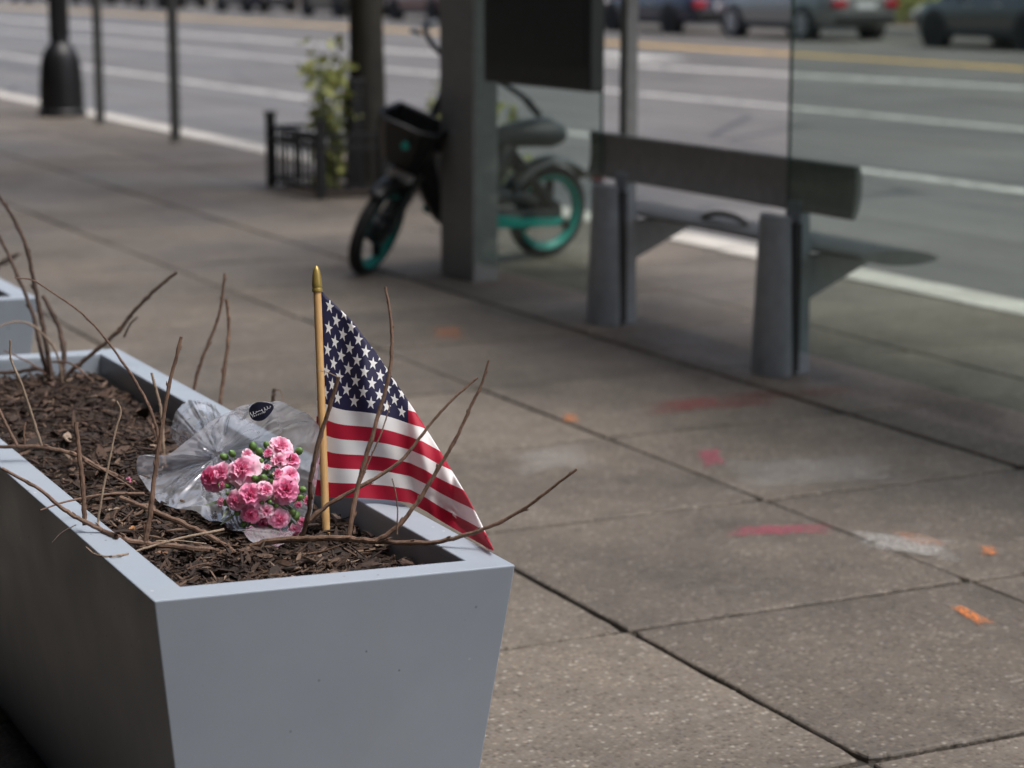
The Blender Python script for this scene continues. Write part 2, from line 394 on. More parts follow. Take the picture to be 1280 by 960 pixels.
facade('far_building', FX+9, -20, 160, 15, 1, 'dark stone office building across the street', 7.5, M['stone_far'], fz+.1, 2.6)
M['shade_block_dark'] = simple('shade_block_stone', (.03, .03, .031), .6, sc=1.5)
facade('added_shade_building', -1.15, -8, 60, 16, -1, 'dark stone building added out of view to shade the planter', 5.0, M['shade_block_dark'], -.1, 3.2)  # added out of frame, darkens the planter's left face
nb = bpy.data.objects['added_shade_building']
mb = MB(); mb.box((.93, 29.2, 2.62), (1.9, 58, .16)); mb.build('added_shade_slab', M['metal_dark'], nb, smooth=False, bevel=.01)  # unseen overhang, added to keep sky light off the planter's left side
mb = MB(); mb.box((2.1, 2.2, 6), (4.3, 1.6, 12)); mb.build('added_sky_block', M['shade_block_dark'], nb, smooth=False, bevel=.02)  # unseen mass, added to block low sky from the planter's front
sheet('building_apron', -2.3, -1.625, -8, 140, -.004, -.004, M['kerb'])

# ------------------------------------------------------------------ spray-paint marks, a stain and painted shade on the slabs
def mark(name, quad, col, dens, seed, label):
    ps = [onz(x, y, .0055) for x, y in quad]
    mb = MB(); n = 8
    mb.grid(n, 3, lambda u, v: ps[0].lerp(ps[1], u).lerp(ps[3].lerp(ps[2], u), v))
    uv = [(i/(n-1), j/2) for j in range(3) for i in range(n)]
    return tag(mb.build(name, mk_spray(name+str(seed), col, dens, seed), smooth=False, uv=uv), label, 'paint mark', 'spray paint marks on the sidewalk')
RED, PINK, ORG, WHT = (.30, .045, .05), (.42, .06, .12), (.75, .22, .04), (.55, .54, .52)
mark('spray_mark', [(770, 501), (990, 484), (1010, 505), (800, 522)], RED, .8, 1, 'long faded red spray paint streak next to the nearer bench post')
mark('spray_mark', [(880, 488), (1080, 478), (1110, 492), (900, 506)], (.22, .08, .05), .6, 2, 'brownish red smear crossing the wide joint below the bench')
mark('stain_shade_patch', [(690, 402), (760, 402), (1010, 492), (900, 500)], (.085, .062, .045), .6, 14, 'brown damp stain beside the wide joint below the bench')
mark('stain_shade_patch', [(1040, 486), (1190, 470), (1290, 520), (1290, 556)], (.05, .045, .035), .65, 15, 'painted patch of shade on the shelter floor at the right edge')  # shelter shade and glass tint painted on as a dark patch
mark('spray_mark', [(858, 558), (900, 556), (916, 584), (880, 588)], PINK, .95, 3, 'short pink spray paint patch on the middle slab')
mark('spray_mark', [(892, 655), (1050, 652), (1055, 668), (896, 674)], PINK, .8, 4, 'thin pink spray paint line ending at the white smear')
mark('spray_mark', [(1030, 655), (1200, 668), (1225, 712), (1070, 684)], WHT, .75, 5, 'chalky white smear crossing a slab joint')
mark('spray_mark', [(1174, 753), (1200, 753), (1252, 781), (1228, 786)], ORG, 1.0, 6, 'bright orange dash of paint on the near right slab')
mark('spray_mark', [(698, 514), (724, 514), (728, 530), (702, 530)], ORG, .8, 7, 'small orange dot of paint beyond the flag')
mark('spray_mark', [(1220, 680), (1248, 680), (1252, 696), (1224, 696)], ORG, .75, 8, 'small orange dot of paint near the right edge')
mark('spray_mark', [(1090, 658), (1150, 664), (1210, 685), (1150, 686)], ORG, .4, 9, 'faint orange trace beside the white smear')
mark('spray_mark', [(840, 570), (1150, 560), (1170, 606), (900, 622)], WHT, .38, 10, 'broad pale scuff on the slab beside the wide joint')
mark('spray_mark', [(620, 560), (740, 548), (770, 585), (640, 602)], WHT, .35, 11, 'pale scuff on the slab just right of the flag')
mark('spray_mark', [(530, 408), (580, 404), (590, 424), (540, 428)], ORG, .35, 12, 'faded orange mark behind the flag towards the bicycle')

# ================================================================== PLANTERS
def planter(cs, h, e, rim, mulch_z, base, label, mat):
    """cs = four rim corners (x, y) near-left, near-right, far-right, far-left"""
    o0 = sum((Vector((*c, 0)) for c in cs), Vector())/4
    root = thing('planter', (o0.x, o0.y, base), label, 'planter', 'grey tapered planters along the sidewalk')
    C = [Vector((c[0]-o0.x, c[1]-o0.y, 0)) for c in cs]
    sg = [(1, 1), (-1, 1), (-1, -1), (1, -1)]
    def off(d): return [c+Vector((s_[0]*d, s_[1]*d, 0)) for c, s_ in zip(C, sg)]
    def ring(d, z): return [p+Vector((0, 0, z-base)) for p in off(d)]
    mb = MB(); R = ring(e, 0.004+base)+ring(0, h)+ring(rim, h)+ring(rim+.001, h-.012)
    mb.add(R, [(k*4+i, k*4+(i+1)%4, (k+1)*4+(i+1)%4, (k+1)*4+i) for k in range(3) for i in range(4)])
    mb.build('body', mat, root, smooth=False, bevel=.0025)
    mb = MB(); R = ring(rim+.001, h-.0125)+ring(rim+.004, mulch_z-.12)
    mb.add(R, [(i, (i+1)%4, (i+1)%4+4, i+4) for i in range(4)])
    mb.build('liner', mat, root, smooth=False)
    return root
HP = .65
P1 = [(.940, 3.182), (1.532, 3.128), (1.540, 5.47), (.955, 5.52)]
planter(P1, HP, .08, .062, .60, 0, 'large grey tapered planter holding the small flag and pink flowers', M['planter'])
c2 = onz(47, 372, HP)
P2 = [(c2.x-.59, c2.y+.05), (c2.x, c2.y), (c2.x, c2.y+2.34), (c2.x-.59, c2.y+2.39)]
planter(P2, HP, .08, .062, .60, 0, 'second grey planter standing behind at the left edge', M['planter'])

def mulch(name, cs, z0, n, label, seed, big=1.0):
    r_ = random.Random(seed); ins = .064
    x0 = max(cs[0][0], cs[3][0])+ins; x1 = min(cs[1][0], cs[2][0])-ins; y0 = max(cs[0][1], cs[1][1])+ins; y1 = min(cs[2][1], cs[3][1])-ins
    def hz(x, y):
        u, v = (x-x0)/(x1-x0), (y-y0)/(y1-y0)
        return z0 + .022*math.sin(math.pi*min(max(u, 0), 1))+.016*fbm(Vector((x*5+seed, y*5, 0)))+.008*fbm(Vector((x*18, y*18+seed, 0)))
    mb = MB(); uv = []
    sx, sy = 40, 140
    mb.grid(sx, sy, lambda u, v: (lerp(x0-.01, x1+.01, u), lerp(y0-.01, y1+.01, v), hz(lerp(x0, x1, u), lerp(y0, y1, v))-.006))
    uv += [(.12, .5)]*(sx*sy)
    for k in range(n):
        L = r_.lognormvariate(math.log(.026), .5)*big; L = min(L, .085); wd = L*r_.choice((r_.uniform(.06, .14), r_.uniform(.12, .36))); th = r_.uniform(.0012, .004)
        t = r_.random()**1.35; x, y = r_.uniform(x0+.008, x1-.008), lerp(y0+.008, y1-.008, t)
        a = r_.uniform(0, 6.283); tl = r_.gauss(0, .28); ro = r_.gauss(0, .5)
        d = Vector((math.cos(a)*math.cos(tl), math.sin(a)*math.cos(tl), math.sin(tl))); s_ = d.cross(Vector((0, 0, 1))).normalized(); nn = s_.cross(d)
        s_, nn = s_*math.cos(ro)+nn*math.sin(ro), nn*math.cos(ro)-s_*math.sin(ro)
        c = Vector((x, y, hz(x, y)+r_.uniform(-.004, .010)))
        bend = r_.uniform(-.12, .12)*L
        vs = []
        for q, (f, ww) in enumerate(((-.5, .25), (-.12, 1), (.2, .85), (.5, .12))):
            cc = c+d*(f*L)+nn*(bend*(1-4*f*f))+s_*(r_.uniform(-.15, .15)*wd)
            for a1, a2 in ((-1, -1), (1, -1), (1, 1), (-1, 1)): vs.append(cc+s_*(a1*ww*wd/2)+nn*(a2*th/2))
        for v in vs:
            v.x = min(max(v.x, x0-.0), x1+.0); v.y = min(max(v.y, y0), y1)
        mb.add(vs, [(q*4+i, q*4+(i+1)%4, (q+1)*4+(i+1)%4, (q+1)*4+i) for q in range(3) for i in range(4)]+[(3, 2, 1, 0), (12, 13, 14, 15)])
        uv += [(min(.999, r_.betavariate(1.7, 2.2)), 0)]*16
    o = mb.build(name, M['mulch'], smooth=False, recalc=False, uv=uv)
    return tag(o, label, 'mulch', kind='stuff'), hz
mo, HZ = mulch('mulch', P1, .588, 8500, 'shredded brown bark mulch filling the planter with the flag', 5)
mo2, HZ2 = mulch('mulch', P2, .588, 1500, 'brown bark mulch in the planter at the left edge', 9, 1.6)
MZ = .612
def onmulch(px, py):
    z = MZ
    for _ in range(4):
        p = onz(px, py, z); z = HZ(p.x, p.y)
    return p

# ================================================================== FLAG
STK = onmulch(408, 668); d_st = (STK-EYE).dot(FW)
flag = thing('flag_on_stick', STK, 'small stars and stripes flag on a wooden stick in the planter', 'flag')
def rel(p, o): return Vector(p)-o
def fp(px, py, dd=0): return at(px, py, d_st+dd)-STK
def mk_wood():
    m = NT('stick_wood'); p = m.obj(); g = m.noise(m.scale(p, (60, 60, 3)), 3, 6, .6)
    m.P(Base_Color=m.ramp(g, [(.3, (.47, .27, .105)), (.7, (.62, .40, .18))]), Roughness=.5); m.bump(g, .15, .001); return m.mat
mb = MB(); top = fp(396.5, 362); bot = fp(408.5, 676); bot.z = -.03
mb.tube([bot, bot.lerp(top, .5), top], .0072, 14); mb.build('stick', mk_wood(), flag)
ax = (top-bot).normalized(); q = Vector((0, 0, 1)).rotation_difference(ax).to_matrix().to_4x4()
mb = MB(); mb.lathe([(.0066, -.005), (.0092, -.004), (.0096, 0), (.0086, .003), (.0094, .005), (.0090, .012), (.0080, .024), (.0062, .034), (.0035, .041), (.0012, .0435)], 18, Matrix.Translation(top) @ q)
mb.build('finial', simple('gold_plastic', (.30, .22, .06), .35, .35, var=.1), flag)
def mk_flag():
    m = NT('flag_print'); sx = m.n('SeparateXYZ', Vector=m.uv()); u, v = sx.outputs[0], sx.outputs[1]
    mt = m.math
    st = mt('MODULO', mt('FLOOR', mt('MULTIPLY', v, 12.9999)), 2.0)                     # 0 red, 1 white
    col = m.mix(st, (.50, .008, .04), (.92, .915, .91))
    hx = mt('MULTIPLY', u, 12/.4); hy = mt('MULTIPLY', v, 10/(7/13))
    def star(x, y):
        lx = mt('SUBTRACT', mt('FLOORED_MODULO', x, 2.0), 1.0); ly = mt('SUBTRACT', mt('FLOORED_MODULO', y, 2.0), 1.0)
        lx = mt('MULTIPLY', lx, 1.173)                                                     # canton cell aspect
        r = mt('SQRT', mt('ADD', mt('MULTIPLY', lx, lx), mt('MULTIPLY', ly, ly)))
        th = mt('ARCTAN2', lx, mt('MULTIPLY', ly, -1.0))
        t = mt('ABSOLUTE', mt('SUBTRACT', mt('FLOORED_MODULO', mt('ADD', th, math.pi/5), 2*math.pi/5), math.pi/5))
        R = .70; ri = R*.40; a36 = math.pi/5
        nx, ny, cc = ri*math.sin(a36), R-ri*math.cos(a36), R*ri*math.sin(a36)
        dt = mt('ADD', mt('MULTIPLY', mt('MULTIPLY', r, mt('COSINE', t)), nx), mt('MULTIPLY', mt('MULTIPLY', r, mt('SINE', t)), ny))
        return mt('LESS_THAN', dt, cc)
    s1 = star(hx, hy)
    inn = mt('MULTIPLY', mt('MULTIPLY', mt('GREATER_THAN', hx, 1.0), mt('LESS_THAN', hx, 11.0)), mt('MULTIPLY', mt('GREATER_THAN', hy, 1.0), mt('LESS_THAN', hy, 9.0)))
    s2 = mt('MULTIPLY', star(mt('ADD', hx, 1.0), mt('ADD', hy, 1.0)), inn)
    stars = mt('MAXIMUM', s1, s2)
    can = m.mix(stars, (.016, .015, .062), (.90, .90, .90))
    incan = mt('MULTIPLY', mt('LESS_THAN', u, .4), mt('LESS_THAN', v, 7/13))
    col = m.mix(incan, col, can)
    sleeve = mt('LESS_THAN', u, .012); col = m.mix(mt('MULTIPLY', sleeve, .0), col, (.8, .8, .8))
    wv = m.n('TexNoise'); m.set(wv.inputs['Vector'], m.uv()); wv.inputs['Scale'].default_value = 420
    m.P(Base_Color=col, Roughness=.62); m.b.inputs['Sheen Weight'].default_value = .08
    m.bump(wv.outputs[0], .12, .001)
    tr = m.n('BsdfTranslucent', Color=col); mx = m.n('MixShader', Fac=.36)
    m.t.links.new(m.b.outputs[0], mx.inputs[1]); m.t.links.new(tr.outputs[0], mx.inputs[2]); m.t.links.new(mx.outputs[0], m.out.inputs[0])
    return m.mat
Et = [(-.06, (400, 366)), (0, (403.5, 365)), (.134, (440, 399)), (.25, (472, 441)), (.388, (508, 496)), (.5, (527, 525)), (.6, (548, 559)), (.7, (566, 589)), (.8, (584, 619)), (.9, (601, 652)), (1, (617, 686))]
Bt = [(-.06, (393, 616)), (0, (395, 619)), (.1, (411, 621)), (.2, (446, 622)), (.3, (480, 625)), (.4, (513, 629)), (.5, (534, 640)), (.6, (551, 651)), (.7, (568, 661)), (.8, (585, 671)), (.9, (601, 680)), (1, (617, 689))]
Ve = [(-.06, 0), (0, 0), (.134, .066), (.25, .205), (.388, .385), (.6, .60), (.8, .79), (1, .985)]
def tab2(tab, u): return Vector((interp([(a, b[0]) for a, b in tab], u), interp([(a, b[1]) for a, b in tab], u)))
tipd = (onz(617, 688, HP+.012)-EYE).dot(FW)-d_st
def flag_pt(u, v):
    E_, B_, ve = tab2(Et, u), tab2(Bt, u), interp(Ve, u)
    base_d = interp([(-.06, .014), (0, .013), (.1, .009), (.2, -.006), (.4, .0), (.7, .1*tipd), (1, tipd)], u)
    if v >= ve:
        t = (v-ve)/(1-ve+1e-6)
        if u < .4: t = t**lerp(1.0, 1.0, u/.4)
        p = E_.lerp(B_, t); back = 0
        back += .010*math.sin(t*math.pi)*0
        back -= .016*math.sin(min(1, t*1.3)*math.pi)*min(1, u*3)
    else:
        k = min(1.0, ve/(1-ve+1e-6)); t = (ve-v)/max(ve, 1e-6)*.82*k
        p = E_.lerp(B_, t); p.x -= 6*t; back = .010+.022*min(1, t*3)
    wave = .014*math.sin(u*15+v*4.5)*min(1, max(u, 0)*5)*(.25+.75*v) + .006*math.sin(u*34-v*9+1)*min(1, max(u, 0)*5)
    dx = 2.2*math.sin(v*7+u*9)*min(1, max(0, u)*4)*(1-u)*0
    dy = 3.2*math.sin(u*11.5+.6)*min(1, max(0, u)*4)*max(0, 1-u)*(max(0, (v-ve))*max(0, 1.12-v)*4)
    return at(p.x+dx, p.y+dy, d_st+base_d+back+wave*.9)-STK
nu, nv = 90, 90
mb = MB(); uv = []
for j in range(nv):
    for i in range(nu):
        u = -.06+1.06*i/(nu-1); v = j/(nv-1)
        mb.v.append(tuple(flag_pt(u, v))); uv.append((max(u, .0), v))
for j in range(nv-1):
    for i in range(nu-1):
        a = j*nu+i; mb.f.append((a, a+1, a+nu+1, a+nu)); mb.m.append(0)
cl = mb.build('cloth', mk_flag(), flag, recalc=False, uv=uv)
sm = cl.modifiers.new('s', 'SUBSURF'); sm.levels = 1; sm.render_levels = 1

# ================================================================== SHRUBS (bare pruned twigs)
def branch(parent, pix, r0, r1, mat, d0=None, d1=None, name='branch', nodes=True, seed=0, root=None):
    """pix: pixel path from base to tip; depth runs from d0 to d1"""
    rr = random.Random(seed+int(pix[0][0]*7+pix[-1][1])); n = len(pix)
    L = [0]
    for a, b in zip(pix, pix[1:]): L.append(L[-1]+math.hypot(b[0]-a[0], b[1]-a[1]))
    pts = [at(p[0], p[1], lerp(d0, d1, l/L[-1])) for p, l in zip(pix, L)]
    pts = spline(pts, 7); k = len(pts); rad = []
    out = []
    for i, p in enumerate(pts):
        t = i/(k-1); r = lerp(r0, r1, t)
        if nodes and i % 6 == 3 and 0 < i < k-1: r *= 1.14
        j = r*.22; out.append(p+Vector((rr.uniform(-j, j), rr.uniform(-j, j), rr.uniform(-j, j))))
        rad.append(r*rr.uniform(.92, 1.08))
    for i, p in enumerate(out):                                       # rest on the mulch and the rim instead of cutting through
        for _ in range(60):
            if .94 < p.x < 1.54 and 3.13 < p.y < 5.5: fl_ = (HP if (p.x < 1.012 or p.x > 1.465 or p.y < 3.25) else HZ(p.x, p.y)-(.01 if i in (0,) else 0))+rad[i]*.7
            else: break
            if p.z >= fl_: break
            p = p+(EYE-p).normalized()*.01
        out[i] = p
    mb = MB(); mb.tube([p-root for p in out], rad, 8)
    if nodes:                                                         # buds at the nodes
        for i in range(3, k-1, 6):
            t = (out[min(i+1, k-1)]-out[i-1]).normalized(); s_ = t.cross(Vector((rr.gauss(0, 1), rr.gauss(0, 1), rr.gauss(0, 1)))).normalized()
            p = out[i]+s_*rad[i]*.8-root; mb.tube([p, p+(t*.9+s_*.35)*rad[i]*1.0, p+(t+s_*.3)*rad[i]*2.0], [rad[i]*.4, rad[i]*.34, rad[i]*.08], 5)
    return mb.build(name, mat, parent)
def dep(p): return (Vector(p)-EYE).dot(FW)
R1 = onmulch(302, 690); dr = dep(R1)
sh = thing('bare_shrub', R1, 'bare pruned shrub with long twigs sprawling around the flag stick', 'shrub', 'bare shrubs in the planters')
tw, td, tp_ = M['twig'], M['twig_dark'], M['twig_pale']
B = lambda pix, r0, r1, mat, d0, d1, **k: branch(sh, pix, r0, r1, mat, d0, d1, root=R1, **k)
B([(296, 698), (318, 683), (345, 676), (400, 673), (440, 674), (480, 677), (540, 678), (585, 668), (622, 654), (655, 636), (690, 610), (721, 586)], .0062, .0022, tw, dr, dr-.22)
B([(436, 672), (447, 610), (461, 560), (474, 515), (486, 470), (490, 430), (488, 395), (482, 359)], .0045, .0022, tw, dr-.06, dr-.05)
B([(380, 655), (415, 628), (455, 606), (500, 577), (530, 540), (560, 505), (597, 472)], .0042, .0019, tw, dr+.0, dr+.02)
B([(470, 676), (495, 660), (520, 630), (548, 585), (570, 548), (590, 505), (603, 478), (611, 450)], .0046, .0018, tw, dr-.1, dr-.12)
B([(388, 600), (397, 558), (410, 515), (423, 471)], .0042, .0034, tw, dr-.05, dr-.08)
B([(388, 600), (386, 640), (378, 668)], .0040, .0042, tw, dr-.05, dr)
B([(423, 472), (411, 466), (397, 463)], .0011, .0005, M['twig_pale'], dr-.08, dr-.09, nodes=False)
B([(450, 604), (462, 575), (475, 545), (486, 512), (485, 503)], .0017, .001, tw, dr-.06, dr-.05)
B([(496, 668), (497, 640), (495, 618), (490, 598)], .0014, .0009, tw, dr-.14, dr-.14)
B([(296, 696), (262, 688), (225, 684), (185, 680), (150, 672), (112, 655), (80, 637), (50, 612), (2, 585)], .0066, .0026, tw, dr, dr-.06)
B([(106, 656), (104, 612), (99, 565), (95, 528)], .0042, .0036, tw, dr-.03, dr-.03)
B([(182, 679), (188, 640), (194, 590), (203, 530), (213, 475), (227, 421)], .0050, .0030, tw, dr-.02, dr-.02)
B([(121, 660), (128, 618), (137, 575), (144, 540), (151, 515), (146, 501)], .0022, .0013, tp_, dr+.02, dr+.04)
B([(300, 696), (265, 672), (228, 654), (190, 638), (150, 622)], .0052, .004, tw, dr+.02, dr+.12)
B([(280, 662), (230, 672), (186, 684), (150, 694), (122, 694), (108, 684)], .0026, .0012, tp_, dr, dr-.1)
B([(258, 680), (225, 676), (195, 676)], .0014, .0009, tp_, dr-.03, dr-.05)
B([(180, 617), (130, 618), (80, 628), (50, 638)], .0026, .0014, tw, dr+.16, dr+.0)
B([(95, 656), (78, 665), (65, 678)], .001, .0006, td, dr-.04, dr-.08)
B([(325, 690), (360, 692), (400, 690), (450, 672)], .0024, .001, tw, dr-.03, dr-.08)
# second shrub, mid planter
R2 = onmulch(160, 604); d2 = dep(R2)
sh2 = thing('bare_shrub', R2, 'bare shrub in the middle of the planter left of the bouquet', 'shrub', 'bare shrubs in the planters')
B = lambda pix, r0, r1, mat, d0, d1, **k: branch(sh2, pix, r0, r1, mat, d0, d1, root=R2, **k)
B([(160, 604), (130, 588), (98, 570), (60, 560), (24, 558), (-20, 560)], .0050, .0036, tw, d2, d2+.0)
B([(160, 604), (140, 592), (112, 580), (95, 562)], .0046, .003, tw, d2, d2-.05)
B([(52, 557), (40, 520), (26, 478), (14, 450), (13, 425)], .0030, .0018, tp_, d2-.02, d2-.06)
B([(21, 556), (10, 535), (0, 515), (-15, 490)], .0034, .0026, tw, d2-.02, d2+.0)
B([(31, 555), (30, 540), (32, 528)], .0022, .0016, tw, d2, d2)
B([(202, 580), (198, 548), (188, 512), (170, 478), (150, 448), (125, 415), (98, 388), (60, 362), (40, 350), (18, 347)], .0036, .0012, tw, d2+.02, d2-.05)
B([(205, 578), (202, 520), (196, 490), (189, 466)], .0034, .0026, tp_, d2+.03, d2+.02)
B([(208, 585), (200, 560), (190, 530)], .003, .0024, tw, d2, d2+.05)
B([(160, 604), (182, 600), (205, 583)], .0044, .0036, tw, d2, d2+.03)
B([(215, 610), (180, 617), (150, 600), (110, 576)], .0024, .0014, tw, d2-.1, d2-.08)
# back shrub
R3 = onmulch(70, 482); d3 = dep(R3)
sh3 = thing('bare_shrub', R3, 'bare multi stemmed shrub at the far end of the planter', 'shrub', 'bare shrubs in the planters')
B = lambda pix, r0, r1, mat, d0, d1, **k: branch(sh3, pix, r0, r1, mat, d0, d1, root=R3, **k)
B([(66, 486), (62, 455), (54, 410), (44, 360), (33, 310), (18, 275), (0, 247), (-12, 230)], .0066, .0034, td, d3, d3-.05)
B([(64, 484), (52, 440), (40, 390), (22, 345), (0, 297), (-10, 280)], .0058, .0034, td, d3, d3+.05)
B([(74, 482), (80, 445), (72, 405), (54, 370)], .0062, .0055, td, d3+.02, d3+.05)
B([(72, 484), (88, 465), (118, 440), (148, 414), (165, 392), (190, 366), (221, 340)], .0060, .0040, td, d3, d3-.02)
B([(155, 421), (163, 405), (172, 396)], .003, .0018, td, d3-.01, d3-.02)
B([(68, 480), (50, 462), (20, 465), (-15, 466)], .0055, .004, td, d3, d3+.03)
B([(78, 478), (70, 440), (45, 410), (20, 402), (-10, 412)], .0030, .0018, tp_, d3-.03, d3-.12)
B([(66, 452), (90, 455), (118, 478)], .0028, .0018, tw, d3-.06, d3-.16)
B([(60, 470), (40, 455), (20, 445), (5, 438)], .0022, .0014, tw, d3, d3-.05)
# two stems near the right wall, one cut stub by the wrapper
R4 = onmulch(238, 510); d4 = dep(R4)
sh4 = thing('bare_shrub', R4, 'thin pair of upright bare stems behind the bouquet wrapper', 'shrub', 'bare shrubs in the planters')
B = lambda pix, r0, r1, mat, d0, d1, **k: branch(sh4, pix, r0, r1, mat, d0, d1, root=R4, **k)
B([(238, 512), (246, 470), (258, 435), (272, 400), (278, 370), (281, 342)], .0042, .0028, tw, d4, d4-.05)
B([(274, 520), (278, 480), (285, 430), (286, 400), (283, 374)], .0046, .0036, tw, d4-.15, d4-.15)
B([(240, 515), (258, 530), (274, 520)], .004, .004, tw, d4, d4-.15)
B([(330, 560), (336, 525), (341, 500), (343, 486)], .0044, .0042, td, d4-.2, d4-.2)
B([(342, 488), (350, 488), (353, 497), (354, 508)], .0014, .0009, tw, d4-.2, d4-.22, nodes=False)
B([(274, 520), (300, 545), (330, 560)], .004, .0044, tw, d4-.15, d4-.2)
# shrub stems of the planter at the left edge
p5 = onz(8, 340, .62); d5 = dep(p5)
sh5 = thing('bare_shrub', p5, 'bare stem leaning out of the planter at the left edge', 'shrub', 'bare shrubs in the planters')
branch(sh5, [(-14, 352), (0, 330), (12, 322), (24, 317)], .006, .004, td, d5, d5-.05, root=p5)
branch(sh5, [(-14, 352), (-10, 330), (5, 330), (24, 318)], .004, .003, td, d5, d5-.04, root=p5)

# ================================================================== BOUQUET
BC = onmulch(322, 668); bq = thing('bouquet', BC, 'pink carnation bouquet in clear plastic wrap lying on the mulch', 'bouquet')
def mk_petal():
    m = NT('carnation_petal'); sx = m.n('SeparateXYZ', Vector=m.uv()); oi = m.n('ObjectInfo')
    g = m.math('ADD', sx.outputs[1], m.math('MULTIPLY', m.math('SUBTRACT', oi.outputs['Random'], .5), .28))
    c = m.ramp(g, [(.05, (.60, .03, .17)), (.35, (.82, .12, .32)), (.66, (.92, .30, .52)), (.88, (.94, .50, .67)), (1, (.95, .70, .80))])
    m.P(Base_Color=c, Roughness=.6); tr = m.n('BsdfTranslucent', Color=c); mx = m.n('MixShader', Fac=.3)
    m.t.links.new(m.b.outputs[0], mx.inputs[1]); m.t.links.new(tr.outputs[0], mx.inputs[2]); m.t.links.new(mx.outputs[0], m.out.inputs[0]); return m.mat
PET = mk_petal()
GRN = simple('calyx_green', (.095, .19, .045), .45, var=.35, sc=60); STM = simple('stem_green', (.13, .17, .10), .5, var=.3, sc=40)
def carnation_mesh(seed, closed=.0):
    r_ = random.Random(seed); mb = MB(); uv = []
    layers = [(5, 1.0, 1.30), (5, .92, 1.02), (5, .78, .74), (5, .62, .48), (4, .46, .24), (3, .34, .08)]
    for li, (n, L, op) in enumerate(layers):
        op = op*(1-.55*closed)
        for k in range(n):
            a0 = 2*math.pi*(k+r_.uniform(-.25, .25))/n+li*.5; ph = r_.uniform(0, 6); opk = op*r_.uniform(.85, 1.12); wd = r_.uniform(.62, .82); Lk = L*r_.uniform(.88, 1.08)
            nu_, nv_ = 9, 6
            def fn(u, v):
                s_ = (u-.5)*2; rad = Lk*v
                ang = a0+s_*wd*(.25+.75*v**.6)*(1.15 if li < 2 else 1.5)
                el = opk*(.35+.65*v)                                   # polar angle from the flower axis
                el += .15*v*v*math.sin(s_*5+ph)+.07*v*v*math.sin(s_*13+ph*2)
                rr_ = rad*(1-.10*s_*s_*v)+.03*v*v*math.sin(s_*15+ph*3)
                return (rr_*math.sin(el)*math.cos(ang), rr_*math.sin(el)*math.sin(ang), rr_*math.cos(el)-.35*(v if li < 2 else .4*v)*opk*.6+.05*li)
            mb.grid(nu_, nv_, fn); uv += [(i/8, (j/5)*(1-.09*li)) for j in range(6) for i in range(9)]
    o = mb.build('flower', PET, recalc=False, uv=uv); me = o.data; bpy.data.objects.remove(o); return me
CM = [carnation_mesh(k) for k in range(4)] + [carnation_mesh(11, .55), carnation_mesh(12, .7)]
mb = MB(); mb.lathe([(.12, -1.45), (.30, -1.35), (.36, -1.0), (.36, -.55), (.44, -.25), (.30, -.2)], 10); o = mb.build('calyx', GRN); CALYX = o.data; bpy.data.objects.remove(o)
mb = MB(); mb.lathe([(.15, -1.2), (.55, -.9), (.82, -.35), (.86, .15), (.68, .65), (.40, .95), (.12, 1.1), (.03, 1.12)], 12); o = mb.build('bud', GRN); BUD = o.data; bpy.data.objects.remove(o)
fl = [(302.7, 586.7, 21, 0), (262, 597, 17, 1), (277, 591, 13, 2), (351.5, 558, 15, 3), (348, 576, 10.5, 4), (365, 575, 12, 1), (363, 594, 13, 2), (357, 613, 17, 0), (313, 619, 16, 3),
      (332, 613, 12, 1), (294, 626, 13, 2), (313, 643.5, 14, 1), (332.6, 639, 10.5, 4), (348.6, 650, 13.5, 3), (329, 654, 11, 2), (367.6, 662.5, 10.5, 4), (309, 568, 8, 4)]
pb = [(278, 628, 8), (313, 661, 8), (338, 667.6, 7), (376, 651.6, 8), (383, 624.6, 7.5), (372, 630, 6), (335, 567, 7), (345.7, 592.5, 8), (334, 585, 5.5), (279, 607, 6)]
gb = [(280, 571, 7), (290, 567, 6.5), (316, 558, 7.5), (324, 565, 7.5), (373.5, 564, 7.5), (276.5, 607, 5.5), (329.7, 597.6, 7), (378, 612, 6.5), (297, 640.6, 6.5), (317, 668, 7), (327.5, 627.5, 5), (337, 627.5, 5), (345, 632, 5),
      (372.7, 621.7, 8), (370, 644, 8), (326, 577, 5.5), (340.6, 602, 6), (333, 556, 6), (286, 617, 5), (318, 598, 6), (352, 600, 5), (366, 640, 6), (305, 655, 6), (338, 660, 5)]
FCX, FCY = 324, 612
def fdepth(px, py):
    r_ = math.hypot(px-FCX, py-FCY)/70; return 3.885+.055*r_*r_+max(0, (612-py))*.0007-max(0, py-640)*.0002
toC = -FW
fr = random.Random(21)
def orient(px, py, k=.75):
    dx, dy = (px-FCX)/65, (FCY-py)/65
    return (toC+RT*dx*k+UP*(dy*k+.12)+Vector((fr.uniform(-.22, .22), fr.uniform(-.22, .22), fr.uniform(-.22, .22)))).normalized()
NECK = at(300, 594, 4.12)
def put(name, me, p, ax, r_, parent=bq):
    o = bpy.data.objects.new(name, me); COL.objects.link(o); o.parent = parent
    o.matrix_local = Matrix.Translation(p-(BC if parent is bq else Vector())) @ Vector((0, 0, 1)).rotation_difference(ax).to_matrix().to_4x4() @ Matrix.Rotation(fr.uniform(0, 6.28), 4, 'Z') @ Matrix.Scale(r_, 4)
    return o
def stem_to(p, ax, r_):
    q = p-ax*r_*1.3; mid = q.lerp(NECK, .45)-ax*.01; e_ = NECK+Vector((fr.uniform(-.02, .02), fr.uniform(-.02, .02), fr.uniform(-.015, .015)))
    mb = MB(); mb.tube([v-BC for v in spline([q, mid, e_], 4)], .0016, 6); mb.build('stem', STM, bq)
